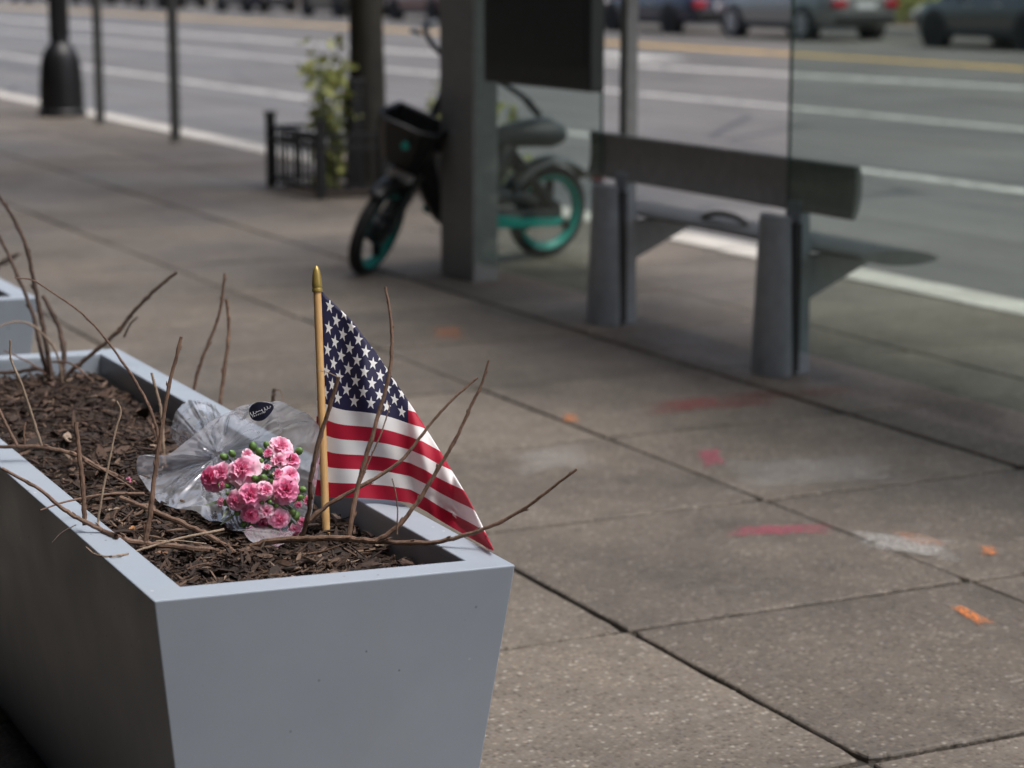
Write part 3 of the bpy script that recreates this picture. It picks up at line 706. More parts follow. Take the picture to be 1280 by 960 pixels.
for px, py, r_, k in fl:
    d = fdepth(px, py)+(.02 if r_ < 13 and k in (2,) else 0); p = at(px, py, d); a = orient(px, py); R_ = r_*d/F*1.2
    f = put('flower', CM[k], p-a*R_*.3, a, R_)
    c = bpy.data.objects.new('calyx', CALYX); COL.objects.link(c); c.parent = f
    stem_to(p, a, R_)
for px, py, r_ in pb:
    d = fdepth(px, py); p = at(px, py, d-.004); a = (orient(px, py, 1.0)+UP*fr.uniform(-.3, .2)+RT*fr.uniform(-.3, .3)).normalized(); R_ = r_*d/F
    f = put('flower_bud', CM[5], p-a*R_*.2, a, R_*1.25); c = bpy.data.objects.new('calyx', CALYX); COL.objects.link(c); c.parent = f; stem_to(p, a, R_)
for px, py, r_ in gb:
    d = fdepth(px, py)+.006; p = at(px, py, d); a = (orient(px, py, 1.1)+RT*fr.uniform(-.5, .5)+UP*fr.uniform(-.2, .5)).normalized(); R_ = r_*d/F
    put('green_bud', BUD, p, a, R_*.8); stem_to(p, a, R_)
for k in range(14):                                                    # thin leaves
    px, py = fr.uniform(285, 372), fr.uniform(565, 655); d = fdepth(px, py)+.025; p = at(px, py, d); a = (orient(px, py, 1.6)+RT*fr.uniform(-.8, .8)+UP*fr.uniform(-.6, .9)).normalized()
    mb = MB(); s_ = a.cross(FW).normalized(); Lf = fr.uniform(.03, .055)
    mb.add([p-BC, p-BC+a*Lf*.5+s_*.0032, p-BC+a*Lf-FW*.004, p-BC+a*Lf*.5-s_*.0032], [(0, 1, 2, 3)]); mb.build('leaf', STM, bq, recalc=False)
# wrapper: tail ring, neck ring, mouth ring
mouth = [(345, 501, 4.06), (372, 511, 4.04), (396, 530, 4.0), (399, 570, 3.95), (393, 625, 3.92), (384, 655, 0), (355, 682, 0), (322, 684, 0), (292, 668, 0), (250, 646, 0), (205, 632, 0), (176, 606, 0), (173, 571, 4.27), (205, 570, 4.26), (240, 546, 4.2), (268, 524, 4.14), (305, 507, 4.08)]
mp = []
for x, y, d in mouth:
    if d: mp.append(at(x, y, d))
    else:
        p = onz(x, y, .622); p.z = max(p.z, HZ(p.x, p.y)+.012); mp.append(p)
nm = len(mp); mloop = spline(mp+[mp[0]], 8)[:-1]; NN = len(mloop)
nc = at(272, 570, 4.22); tc = at(246, 534, 4.50)
axn = (at(322, 612, 3.9)-nc).normalized()
def rings(i):
    a = mloop[i]; dv = a-(at(310, 600, 3.98)); dv = (dv-axn*dv.dot(axn)).normalized()
    return tc+dv*.055+(dv.cross(axn))*.01, nc+dv*.012, a
mb = MB(); NV = 44; vs = []; wuv = []
for j in range(NV):
    t = j/(NV-1)
    for i in range(NN):
        T, N_, A_ = rings(i)
        if t < .3: s_ = t/.3; p = T.lerp(N_, s_*s_*(3-2*s_))
        else:
            s_ = (t-.3)/.7; mid = N_.lerp(A_, .42)+(N_.lerp(A_, .42)-nc.lerp(at(310, 600, 3.98), .42))*.28
            p = N_*(1-s_)**2+mid*2*s_*(1-s_)+A_*s_*s_
        am = (.018 if t < .3 else .003+.012*(1-abs(2*s_-1))**.6)
        q = p*13; an = 2*math.pi*i/NN; cr = (abs(mnoise.noise(q))*2-.5)*.8+(abs(mnoise.noise(Vector((math.cos(an)*4.2, math.sin(an)*4.2, t*1.6))))*2-.45)*1.1
        nrm = (p-nc.lerp(at(310, 600, 3.98), max(0, (t-.3)/.7))).normalized()
        p = p+nrm*cr*am
        zf = HZ(p.x, p.y)+.020
        if p.z < zf: p.z = zf+.002*mnoise.noise(p*60)
        vs.append(p-BC); wuv.append((i/NN, t))
mb.v = [tuple(v) for v in vs]
for j in range(NV-1):
    for i in range(NN):
        i2 = (i+1) % NN; mb.f.append((j*NN+i, j*NN+i2, (j+1)*NN+i2, (j+1)*NN+i)); mb.m.append(0)
def mk_film():
    m = NT('clear_wrap_film'); p = m.pos()
    h = m.math('ADD', m.noise(p, 13, 1.5, .4, .6), m.math('MULTIPLY', m.noise(m.scale(m.uv(), (22, 2.2, 1)), 1.0, 2, .5, .4), 1.1))
    bp = m.n('Bump'); bp.inputs['Strength'].default_value = 1; bp.inputs['Distance'].default_value = .022; m.set(bp.inputs['Height'], h)
    gl = m.n('BsdfGlossy', Roughness=.15, Normal=bp.outputs[0]); gl.inputs['Color'].default_value = (.95, .96, 1, 1)
    df = m.n('BsdfDiffuse', Normal=bp.outputs[0]); df.inputs['Color'].default_value = (.88, .89, .94, 1)
    tl = m.n('BsdfTranslucent', Normal=bp.outputs[0]); tl.inputs['Color'].default_value = (.88, .89, .94, 1)
    dt = m.n('MixShader', Fac=.5); m.t.links.new(df.outputs[0], dt.inputs[1]); m.t.links.new(tl.outputs[0], dt.inputs[2])
    tr = m.n('BsdfTransparent'); tr.inputs['Color'].default_value = (.95, .955, .97, 1)
    a = m.n('MixShader', Fac=m.ramp(m.noise(p, 14, 4), [(.35, .36), (.7, .64)])); m.t.links.new(tr.outputs[0], a.inputs[1]); m.t.links.new(dt.outputs[0], a.inputs[2])
    lw = m.n('LayerWeight', Blend=.5, Normal=bp.outputs[0]); b = m.n('MixShader', Fac=m.math('ADD', .22, m.math('MULTIPLY', m.math('POWER', lw.outputs['Facing'], 4.0), .7)))
    m.t.links.new(a.outputs[0], b.inputs[1]); m.t.links.new(gl.outputs[0], b.inputs[2]); m.t.links.new(b.outputs[0], m.out.inputs[0]); return m.mat
wr = mb.build('wrapper', mk_film(), bq, recalc=False, uv=wuv)
# dark round label on the back flap of the wrap with a line of pale script
lab = [at(308+0, 513, 4.045)]
LC = at(325, 514, 4.05); e1 = (RT*.93+UP*.36).normalized(); e2 = (UP*.93-RT*.36-FW*.05).normalized()
mb = MB(); n = 40; ring = []
for k in range(n):
    a = 2*math.pi*k/n; rx, ry = .0235, .0175
    s_ = 1+.12*math.cos(a)**3
    ring.append(LC-BC+e1*rx*math.cos(a)*s_+e2*ry*math.sin(a)*(1-.25*max(0, math.cos(a)))+FW*(.004*math.cos(a)**2))
mb.add([LC-BC]+ring, [(0, 1+k, 1+(k+1) % n) for k in range(n)])
stk = mb.build('sticker', simple('sticker_navy', (.010, .011, .028), .4, var=.2), wr, recalc=False, smooth=False); tag(stk, 'dark navy round sticker with pale script')
mb = MB(); sp = []
for k in range(70):
    t = k/69; x = lerp(-.019, .023, t); y = .0032*math.sin(t*48)*(.6+.5*math.sin(t*9+1))+.001+(-.004 if .58 < t < .64 else 0)
    sp.append(LC-BC+e1*(x+.0012*math.cos(t*48))+e2*y-FW*.0022)
mb.tube(sp, .00042, 5)
for k in range(7):
    x = -.016+.0036*k; b_ = LC-BC+e1*x-e2*.0062-FW*.0022
    mb.tube([b_, b_+e2*.0022], .0004, 4); mb.tube([b_+e2*.0022, b_+e2*.0022+e1*.0014], .0004, 4)
mb.build('script_print', simple('sticker_print', (.7, .7, .72), .5), wr, recalc=False)
# fallen pink buds
for k, (px, py) in enumerate(((160, 606), (171, 607))):
    p = onmulch(px, py)+Vector((0, 0, .008))
    o = bpy.data.objects.new('fallen_bud', CM[5]); COL.objects.link(o); o.matrix_world = Matrix.Translation(p) @ Matrix.Rotation(1.2+k, 4, 'X') @ Matrix.Scale(.009, 4)
    tag(o, ['tiny fallen pink bud on mulch, the left one of two', 'tiny fallen pink bud on mulch touching the wrapper edge'][k], 'flower bud', 'fallen buds')
# loose dry leaves and a few stray sticks on the mulch
lr = random.Random(4)
LEAFM = [simple('dry_leaf_a', (.17, .085, .045), .7, var=.35, sc=90), simple('dry_leaf_b', (.30, .14, .05), .7, var=.35, sc=90), simple('dry_leaf_c', (.24, .18, .13), .7, var=.3, sc=90)]
LV = [(420, 655, .02, 2, 'curled pale dry leaf beside the flag stick'), (480, 690, .021, 2, 'grey brown dry leaf near the right inner corner of the planter'), (197, 690, .02, 1, 'orange brown dry leaf under the left sprawling branch'), (205, 700, .016, 0, 'small dark dry leaf at the front left of the mulch'),
      (255, 718, .022, 0, 'dark brown dry leaf at the front edge of the mulch'), (142, 645, .017, 2, 'pale dry leaf along the left inner wall'), (165, 668, .012, 1, 'small orange leaf fragment near the upright twig'), (505, 695, .014, 0, 'brown leaf scrap in the right corner of the mulch')]
for px, py, s_, mi, lb in LV:
    p = onmulch(px, py)+Vector((0, 0, .010)); a = lr.uniform(0, 6.28); cu = lr.uniform(.25, .6)
    mb = MB()
    def fn(u, v):
        x = (u-.5)*2; y = (v-.5)*2; wv = (1-x*x)**.7*.45
        return Matrix.Rotation(a, 3, 'Z') @ Vector((x*s_, y*wv*s_, s_*(cu*y*y*wv+.25*x*x+.08*math.sin(x*9))))
    mb.grid(11, 7, fn); o = mb.build('dry_leaf', LEAFM[mi], recalc=False); o.location = p; tag(o, lb, 'leaf', 'dry leaves on the mulch')

# ================================================================== BUS SHELTER
SM = metal('shelter_grey_metal', (.22, .225, .22), .42, .1); SM2 = metal('bench_grey_metal', (.27, .295, .315), .42, .2); BR = metal('bench_slat_grey', (.20, .20, .19), .6, .0)
def mk_glass(name, tint, film):
    m = NT(name); p = m.pos()
    tr = m.n('BsdfTransparent'); tr.inputs['Color'].default_value = (*tint, 1)
    df = m.n('BsdfDiffuse'); df.inputs['Color'].default_value = (.50, .58, .54, 1)
    gl = m.n('BsdfGlossy', Roughness=.02); gl.inputs['Color'].default_value = (.9, 1, .95, 1)
    a = m.n('MixShader', Fac=m.ramp(m.noise(m.scale(p, (1, 1, .5)), 3, 6, .65), [(.3, film*.7), (.7, film*1.4)])); m.t.links.new(tr.outputs[0], a.inputs[1]); m.t.links.new(df.outputs[0], a.inputs[2])
    lw = m.n('LayerWeight', Blend=.5); fr_ = m.math('ADD', .02, m.math('MULTIPLY', m.math('POWER', lw.outputs['Facing'], 5.0), .6)); b = m.n('MixShader', Fac=fr_); m.t.links.new(a.outputs[0], b.inputs[1]); m.t.links.new(gl.outputs[0], b.inputs[2])
    m.t.links.new(b.outputs[0], m.out.inputs[0]); return m.mat
GL = mk_glass('shelter_glass', (.835, .89, .865), .026)
SX = 4.86
shel = thing('bus_shelter', (SX, 8.0, 0), 'grey metal bus shelter with green tinted glass panes behind the bench', 'bus shelter')
def sv(x, y, z): return (x-SX, y-8.0, z)
mb = MB(); mb.box(sv(4.925, 10.62, 1.3), (.15, .42, 2.62)); mb.build('post', SM, shel, smooth=False, bevel=.012)
mb = MB(); mb.box(sv(5.71, 10.30, 1.3), (.075, .075, 2.62)); mb.build('post', SM, shel, smooth=False, bevel=.008)
mb = MB(); mb.box(sv(4.925, 4.35, 1.3), (.15, .42, 2.62)); mb.build('post', SM, shel, smooth=False, bevel=.012)
mb = MB(); mb.box(sv(5.71, 4.4, 1.3), (.075, .075, 2.62)); mb.build('post', SM, shel, smooth=False, bevel=.008)
mb = MB(); mb.box(sv(5.55, 7.5, 2.67), (1.5, 6.9, .10)); mb.build('roof', SM, shel, smooth=False, bevel=.01)
mb = MB(); mb.box(sv(4.88, (10.41+9.06)/2, 1.36), (.012, 1.35, 2.52)); mb.build('glass_pane', GL, shel, smooth=False)
mb = MB(); mb.box(sv(4.88, (7.47+4.56)/2, 1.36), (.012, 2.91, 2.52)); mb.build('glass_pane', GL, shel, smooth=False)
for ye in (9.06, 7.47):
    mb = MB(); mb.box(sv(4.88, ye+(-.004 if ye > 8 else .004), 1.36), (.014, .004, 2.52)); mb.build('glass_edge', simple('glass_edge', (.07, .10, .09), .2), shel, smooth=False)
pa, pb_ = onx(604, 102, 4.79), onx(737, 113, 4.79); py_, pw_ = (pa.y+pb_.y)/2, pa.y-pb_.y
pan = MB(); pan.box(sv(4.83, py_, pa.z+.8), (.08, pw_, 1.6)); po = pan.build('display_panel', simple('panel_dark', (.03, .038, .034), .35, var=.1), shel, smooth=False, bevel=.012)
pf = MB(); pf.box(sv(4.788, py_, pa.z+.84), (.006, pw_-.10, 1.44)); pf.build('panel_face', simple('panel_face', (.026, .033, .030), .3, var=.2), po, smooth=False)

# bench
bl, br = onz(757, 408), onz(980, 470)
bx = 4.83; yl, yr = 8.86, 7.43
ben = thing('bench', (bx, (yl+yr)/2, 0), 'grey metal bench with backrest and wing shaped seat in the shelter', 'bench')
ym = (yl+yr)/2
for y in (yl, yr):
    mb = MB(); n = 14                                                   # tapered half-round post in two halves with a slot
    def half(y0, y1, xo, top):
        rings_ = []
        for z, k in ((0, 1.0), (.06, 1.0), (top-.03, .80), (top, .76)):
            rg = []
            for q in range(n):
                a = math.pi*q/(n-1); rg.append(Vector((xo-math.sin(a)*.085*k, lerp(y0, y1, .5)+math.cos(a)*(y1-y0)/2*k, z)))
            rings_.append(rg)
        vs = [v for rg in rings_ for v in rg]; k_ = len(rings_)
        mb.add(vs, [(i*n+j, i*n+(j+1)%n, (i+1)*n+(j+1)%n, (i+1)*n+j) for i in range(k_-1) for j in range(n)]+[tuple(reversed(range(n))), tuple(range((k_-1)*n, k_*n))])
    half(y-ym-.09, y-ym+.16, 0, .645)
    pst = mb.build('post', SM2, ben, bevel=.004)
    mb = MB(); mb.box((.018, y-ym-.0, .32), (.034, .17, .60)); mb.build('slot', M['metal_dark'], pst, smooth=False)
    mb = MB(); mb.prism([(.036, 0), (.105, 0), (.10, .50), (.088, .70), (.05, .70), (.036, .6)], y-ym-.055, y-ym+.055); mb.build('upright', SM2, pst, smooth=False, bevel=.006)
    mb = MB(); mb.prism([(.09, .30), (.11, .30), (.42, .445), (.42, .478), (.09, .478)], y-ym-.03, y-ym+.03); mb.build('bracket', SM2, pst, smooth=False, bevel=.004)
# backrest: slightly curved slab from px 743 to 1075
yb0, yb1 = onx(743, 190, bx+.09).y, onx(1076, 232, bx+.09).y
mb = MB(); pr = [(a_-.028, b_) for a_, b_ in [(.075, .665), (.085, .66), (.10, .66), (.118, .70), (.128, .76), (.128, .82), (.118, .862), (.10, .87), (.088, .862), (.094, .82), (.094, .76), (.086, .70)]]
mb.prism(pr, yb1-ym, yb0-ym); mb.build('backrest', BR, ben, bevel=.006)
# seat: thin wing, thicker at the middle, raised mid armrest hump
mb = MB()
def seat(u, v):
    y = lerp(yb1-ym+.02, yb0-ym-.02, v); a = 2*math.pi*u; c_ = math.cos(a)
    return (.295+.19*c_, y, .50+.032*math.sin(a)*abs(math.sin(a))**.4-.012*c_)
mb.grid(24, 40, seat, wrap=True); n = 24
mb.f += [tuple(reversed(range(n))), tuple(range(39*n, 40*n))]; mb.m += [0, 0]
mb.build('seat', BR, ben)
mb = MB(); mb.tube(spline([(.20, .05+.21*math.cos(math.pi*k/8), .505+.06*math.sin(math.pi*k/8)) for k in range(9)], 2), .014, 8); mb.build('armrest', BR, ben)

# ================================================================== E-BIKE
pf_, pr_ = onz(460, 341), onz(684, 320)
hd = (pf_-pr_); hd.z = 0; WB = 1.16; hd.normalize()
org = (pf_+pr_)/2
bike = thing('electric_bicycle', (org.x, org.y, 0), 'black and teal rental electric bicycle parked behind the shelter post', 'bicycle')
bike.rotation_euler = (Matrix.Rotation(math.atan2(hd.y, hd.x), 3, 'Z') @ Matrix.Rotation(math.radians(-7), 3, 'X')).to_euler()
BK = simple('bike_black', (.012, .013, .014), .38, var=.2); TEAL = simple('bike_teal', (.0, .30, .25), .4, var=.1); TY = simple('tyre_rubber', (.014, .014, .014), .8, var=.3)
GRY = simple('bike_grey', (.09, .095, .10), .45, var=.1); REDR = simple('red_reflector', (.28, .015, .02), .3); WHR = simple('pale_reflector', (.7, .68, .66), .3)
WR = .265
def wheel(parent, c, n_, name):
    q = Vector((0, 0, 1)).rotation_difference(Vector(n_)).to_matrix().to_4x4(); T = Matrix.Translation(c) @ q
    w_ = MB(); pr = []
    for k in range(12): a = 2*math.pi*k/12; pr.append((WR-.034+.036*math.cos(a), .036*math.sin(a)))
    vs = []
    for j in range(40):
        b = 2*math.pi*j/40
        for r_, z in pr: vs.append(T @ Vector((r_*math.cos(b), r_*math.sin(b), z)))
    w_.add(vs, [(j*12+k, ((j+1)%40)*12+k, ((j+1)%40)*12+(k+1)%12, j*12+(k+1)%12) for j in range(40) for k in range(12)])
    wh = w_.build(name, TY, parent)
    r2 = MB(); vs = []; pr2 = [(.192, -.022), (.215, -.034), (.222, .0), (.215, .034), (.192, .022), (.18, 0)]
    for j in range(40):
        b = 2*math.pi*j/40
        for r_, z in pr2: vs.append(T @ Vector((r_*math.cos(b), r_*math.sin(b), z)))
    r2.add(vs, [(j*6+k, ((j+1)%40)*6+k, ((j+1)%40)*6+(k+1)%6, j*6+(k+1)%6) for j in range(40) for k in range(6)]); r2.build('rim', TEAL, wh)
    for k in range(3):
        b = 2*math.pi*k/3+.5; s_ = MB(); s_.tube([T @ Vector((.05*math.cos(b), .05*math.sin(b), 0)), T @ Vector((.215*math.cos(b), .215*math.sin(b), 0))], [.034, .022], 8); s_.build('spoke', BK, wh)
    h_ = MB(); h_.lathe([(.03, -.06), (.075, -.045), (.085, 0), (.075, .045), (.03, .06)], 20, T); h_.build('hub', BK, wh)
    return wh
RWc = Vector((-WB/2, 0, WR)); wheel(bike, RWc, (0, 1, 0), 'wheel')
rk = math.radians(27); sa = Vector((-math.sin(rk), 0, math.cos(rk))); FWc = Vector((WB/2, 0, WR)); phi = math.radians(34)
def steer(v):                                                           # rotate about the steering axis
    o_ = FWc-Vector((.04, 0, 0)); return Matrix.Rotation(phi, 3, sa) @ (Vector(v)-o_)+o_
nF = Matrix.Rotation(phi, 3, sa) @ Vector((0, 1, 0)); fc = steer(FWc); fc.z = WR*math.sqrt(max(0, 1-nF.z**2))-.012
wheel(bike, fc, nF, 'wheel')
hd_top = FWc-Vector((.04, 0, 0))+sa*.62; crown = FWc-Vector((.04, 0, 0))+sa*.33
fk_ = MB()
for s_ in (-1, 1):
    fk_.tube([fc+nF*s_*.065, steer(crown+Vector((0, s_*.065, 0)))], [.026, .036], 8)
fk_.tube([steer(crown+Vector((0, -.075, 0))), steer(crown+Vector((0, .075, 0)))], .032, 8)
fk_.tube([crown, hd_top], .055, 10); fk = fk_.build('fork', BK, bike)
rf = MB(); rf.tube([steer(crown+Vector((.07, .07, -.02))), steer(crown+Vector((.07, -.07, -.02)))], .026, 8); rf.build('reflector', WHR, fk)
rf = MB(); rf.tube([steer(crown+Vector((.05, -.05, .06))), steer(crown+Vector((.05, .05, .06)))], .022, 8); rf.build('red_reflector', REDR, fk)
# front fender
fd = MB(); m1 = [Matrix.Translation(fc) @ (Matrix.Rotation(0, 4, 'X')) for _ in range(1)]
tdir = (sa-nF*sa.dot(nF)).normalized(); fdir = nF.cross(tdir)*-1
if fdir.dot(hd) < 0 and False: fdir = -fdir
def fpnt(a, r_, w_): return fc+(tdir*math.cos(a)+fdir*math.sin(a))*r_+nF*w_
fd.grid(5, 14, lambda u, v: fpnt(lerp(-1.1, .7, v), .285+.008*math.cos((u-.5)*3), (u-.5)*.09)); fo = fd.build('fender', BK, bike, recalc=False); sld = fo.modifiers.new('s', 'SOLIDIFY'); sld.thickness = .006
# basket on the head tube (turns with the bars)
bs = MB(); bc_ = crown+sa*.27+Vector((.20, 0, -.01))
rows = [(-.17, .115, .09), (-.06, .15, .12), (.07, .175, .15)]
vs = []
for z, hw, hl in rows:
    for x, y in ((-hl, -hw), (hl*.6, -hw), (hl, -hw*.6), (hl, hw*.6), (hl*.6, hw), (-hl, hw)): vs.append(steer(bc_+Vector((x, y, z))))
bs.add(vs, [(k*6+i, k*6+(i+1)%6, (k+1)*6+(i+1)%6, (k+1)*6+i) for k in range(2) for i in range(6)]+[tuple(reversed(range(6)))])
bo = bs.build('basket', BK, bike, recalc=False, smooth=False); sld = bo.modifiers.new('s', 'SOLIDIFY'); sld.thickness = .015
lo = MB(); lo.lathe([(.001, -.004), (.024, -.004), (.024, .004), (.001, .004)], 12, Matrix.Translation(steer(bc_+Vector((.168, 0.05, -.02)))) @ Vector((0, 0, 1)).rotation_difference((Matrix.Rotation(phi, 3, sa) @ Vector((1, 0, -.2))).normalized()).to_matrix().to_4x4()); lo.build('badge', TEAL, bo)
rim_ = MB(); rim_.tube([vs[i] for i in (12, 13, 14, 15, 16, 17, 12)], .014, 6); rim_.build('basket_rim', BK, bo)
# handlebars
hb_ = MB(); st_ = hd_top+sa*.34
hb_.tube([hd_top, st_], .026, 8)
hpts = [steer(st_+Vector(v)) for v in ((-.42, .37, -.22), (-.22, .33, -.10), (.0, .12, .02), (0, -.12, .02), (-.20, -.33, .05), (-.40, -.37, .03))]
hb_.tube(spline(hpts, 4), .016, 8); ho = hb_.build('handlebar', BK, bike)
for s_ in (1, -1):
    g = MB(); g.tube([steer(st_+Vector((-.26, s_*.345, -.125 if s_ > 0 else .045))), steer(st_+Vector((-.43, s_*.372, -.23 if s_ > 0 else .03)))], .021, 8); g.build('grip', GRY, ho)
    g = MB(); g.tube([steer(st_+Vector((-.16, s_*.32, -.08 if s_ > 0 else .02))), steer(st_+Vector((-.20, s_*.40, -.12 if s_ > 0 else 0))), steer(st_+Vector((-.34, s_*.42, -.2 if s_ > 0 else -.03)))], .009, 6); g.build('brake_lever', BK, ho)
# frame: down tube swoop, seat tube body, chain stay, teal side cover
fr_ = MB()
fr_.tube(spline([hd_top-sa*.05, hd_top-sa*.2+Vector((-.06, 0, 0)), Vector((.16, 0, .36)), Vector((.02, 0, .27)), Vector((-.14, 0, .27)), Vector((-.30, 0, .28))], 5), [.075]*3+[.085]*23, 10)
fr_.tube(spline([Vector((-.02, 0, .26)), Vector((-.10, 0, .45)), Vector((-.22, 0, .60)), Vector((-.28, 0, .66))], 4), [.12, .12, .115, .115, .11, .105, .10, .09, .085, .08, .07, .06, .06], 10)
fr_.tube([Vector((-.22, 0, .66)), Vector((-.40, 0, .50)), Vector((-.58, .05, .30))], [.05, .045, .03], 8)
for s_ in (-1, 1): fr_.tube([Vector((-.10, s_*.06, .29)), Vector((-.35, s_*.08, .28)), RWc+Vector((0, s_*.075, 0))], .028, 8)
fo_ = fr_.build('frame', BK, bike)
tl_ = MB()
for s_ in (-1, 1):
    tl_.prism([(.22, .32), (.20, .285), (-.10, .215), (-.60, .195), (-.64, .24), (-.30, .275), (-.05, .295), (.16, .355)], s_*.088-.012, s_*.088+.012)
tl_.build('side_cover', TEAL, bike, smooth=False, bevel=.006)
ms = MB(); ms.tube(spline([Vector((-.10, 0, .37)), Vector((-.26, 0, .36)), Vector((-.48, 0, .33))], 4), [.07, .075, .075, .07, .07, .07, .065, .06, .055], 10); ms.build('motor_case', BK, bike)
sd_ = MB()
def saddle(u, v):
    a = 2*math.pi*u; x = lerp(-.12, -.64, v); wd = interp([(0, .045), (.25, .075), (.6, .12), (.9, .125), (1, .05)], v); hh = interp([(0, .04), (.15, .065), (.8, .085), (1, .04)], v)
    return (x, wd*math.cos(a), .69+.02*math.sin(v*3)+hh*math.sin(a)+.02*v)
sd_.grid(16, 16, saddle, wrap=True); sd_.f += [tuple(reversed(range(16))), tuple(range(15*16, 16*16))]; sd_.m += [0, 0]; sd_.build('saddle', simple('saddle_dark', (.045, .05, .053), .5), bike)
rf_ = MB(); rf_.grid(6, 18, lambda u, v: RWc+Vector((math.cos(lerp(.5, 2.55, v))*.33, (u-.5)*.15, math.sin(lerp(.5, 2.55, v))*.31+.012-.03*(2*u-1)**2)))
ro_ = rf_.build('fender', GRY, bike, recalc=False); sld = ro_.modifiers.new('s', 'SOLIDIFY'); sld.thickness = .01
rl = MB(); rl.box((-.93, 0, .43), (.03, .07, .035)); rl.build('tail_light', REDR, bike, smooth=False)
ks = MB(); ks.tube([Vector((-.06, .06, .24)), Vector((.0, .16, .045))], .014, 8); ks.build('kickstand', BK, bike)
pdl = MB(); pdl.tube([Vector((0, .06, .26)), Vector((.03, .13, .14))], .013, 8); pdl.box((.03, .18, .13), (.09, .09, .025)); pdl.build('pedal', BK, bike, smooth=False)

# ================================================================== TREE, GUARD, PLANTS
TC = Vector((6.32, 15.45, 0))
tree = thing('street_tree', TC, 'dark barked street tree trunk inside the low black fence', 'tree')
mb = MB(); rr = random.Random(8)
tp2 = [Vector((0, 0, -.05)), Vector((.0, 0, .25)), Vector((.01, .0, 1.0)), Vector((.0, .02, 2.2)), Vector((.04, .0, 3.6)), Vector((.1, .05, 5.2))]
tp2 = spline(tp2, 6); mb.tube(tp2, [interp([(0, .20), (.05, .155), (.3, .14), (1, .08)], i/(len(tp2)-1)) for i in range(len(tp2))], 18)
mb.v = [tuple(Vector(v)+Vector((1, 1, 0))*.012*mnoise.noise(Vector((v[0]*9, v[1]*9, v[2]*2)))) for v in mb.v]
tk = mb.build('trunk', M['trunk'], tree)
cm = MB()
for k in range(9):
    a = k*2.4; z = 3.2+.22*k; p = Vector((.04, .01, z)); L = rr.uniform(1.4, 2.4)
    pts = [p, p+Vector((math.cos(a), math.sin(a), .7))*L*.5, p+Vector((math.cos(a+.2), math.sin(a+.2), 1.1))*L]
    sp = spline(pts, 5); cm.tube(sp, [lerp(.045, .012, i/(len(sp)-1)) for i in range(len(sp))], 7)
    for q in range(6):
        b = sp[3+q % 7]; d_ = Vector((rr.gauss(0, 1), rr.gauss(0, 1), rr.uniform(.3, 1.2))).normalized(); cm.tube([b, b+d_*.4+Vector((0, 0, .05)), b+d_*.8], [.012, .008, .003], 5)
cro = cm.build('crown', M['trunk'], tree)
lc = MB(); cr_ = random.Random(77)
for k in range(44):
    a = cr_.uniform(0, 6.28); q = cr_.random()**.5*4.3; leaf_cloud(lc, (math.cos(a)*q, math.sin(a)*q, cr_.uniform(4.3, 7.4)), (.95, .95, .6), 230, .17, cr_)
lf_ = lc.build('foliage', M['leaf'], cro, smooth=False, recalc=False); lf_['kind'] = 'stuff'
gx0, gx1, gy0, gy1 = 5.70, 7.0, 14.80, 15.85
M['guard'] = metal('guard_black', (.012, .012, .013), .45)
sheet('tree_pit', gx0+.03, 6.68, gy0+.03, gy1-.03, .012, .012, M['soil'])
gd = thing('tree_guard_fence', (gx0, gy0, 0), 'low black metal fence around the street tree bed', 'fence')
gh = .50; gX = 6.66-gx0; gY = gy1-gy0
def gpost(x, y): mb = MB(); mb.box((x, y, .27), (.06, .06, .54)); mb.box((x, y, .555), (.075, .075, .03)); mb.build('post', M['guard'], gd, smooth=False)
for x, y in ((0, 0), (0, gY), (gX, 0), (gX, gY), (gX*.5, 0)): gpost(x, y)
mb = MB(); mb.box((0, 0, .25), (.016, .016, .42)); pk0 = mb.build('picket', M['guard'], gd, smooth=False); pme = pk0.data
first = [True]
def picket(x, y):
    if first[0]: o = pk0; first[0] = False
    else: o = bpy.data.objects.new('picket', pme); COL.objects.link(o); o.parent = gd
    o.location = (x, y, 0)
for z in (.07, .36, .45):
    mb = MB(); mb.box((0, gY/2, z), (.028, gY, .028)); mb.build('rail', M['guard'], gd, smooth=False)
    for yy in (0, gY): mb = MB(); mb.box((gX/2, yy, z), (gX, .028, .028)); mb.build('rail', M['guard'], gd, smooth=False)
for k in range(1, 10): picket(0, gY*k/10)
for k in range(1, 9): picket(gX*k/9, 0); picket(gX*k/9, gY)
for k in range(6):
    mb = MB(); rgp = [Vector((0, gY*(k+.75)/7.5+.05*math.cos(a), .405+.035*math.sin(a))) for a in [2*math.pi*q/12 for q in range(13)]]
    mb.tube(rgp, .008, 5, cap=False); mb.build('ring', M['guard'], gd)
def weed(loc, h, n, spread, label, seed, mat, ls=.07):
    r_ = random.Random(seed); root = thing('leafy_plant', loc, label, 'plant', 'leafy plants in the tree bed')
    st = MB(); lf = MB()
    for k in range(n):
        a = r_.uniform(0, 6.28); tip = Vector((math.cos(a)*spread*r_.random(), math.sin(a)*spread*r_.random(), h*r_.uniform(.6, 1.05)))
        sp = spline([Vector((r_.uniform(-.04, .04), r_.uniform(-.04, .04), -.01)), tip*.5+Vector((r_.uniform(-.05, .05), r_.uniform(-.05, .05), 0)), tip], 5)
        st = MB(); st.tube(sp, [.006-.0035*i/(len(sp)-1) for i in range(len(sp))], 5); st.build('stem', M['leaf'], root)
        for q in range(int(34*h)):
            b = sp[r_.randint(1, len(sp)-1)]; leaf(lf, b+Vector((r_.gauss(0, .03), r_.gauss(0, .03), r_.gauss(0, .03))), ls*r_.uniform(.6, 1.5), r_)
    lf.build('foliage', mat, root, smooth=False, recalc=False)
pw = onz(404, 232); pw = Vector((6.15, 15.55, .012))
wy = onx(404, 100, 6.0)
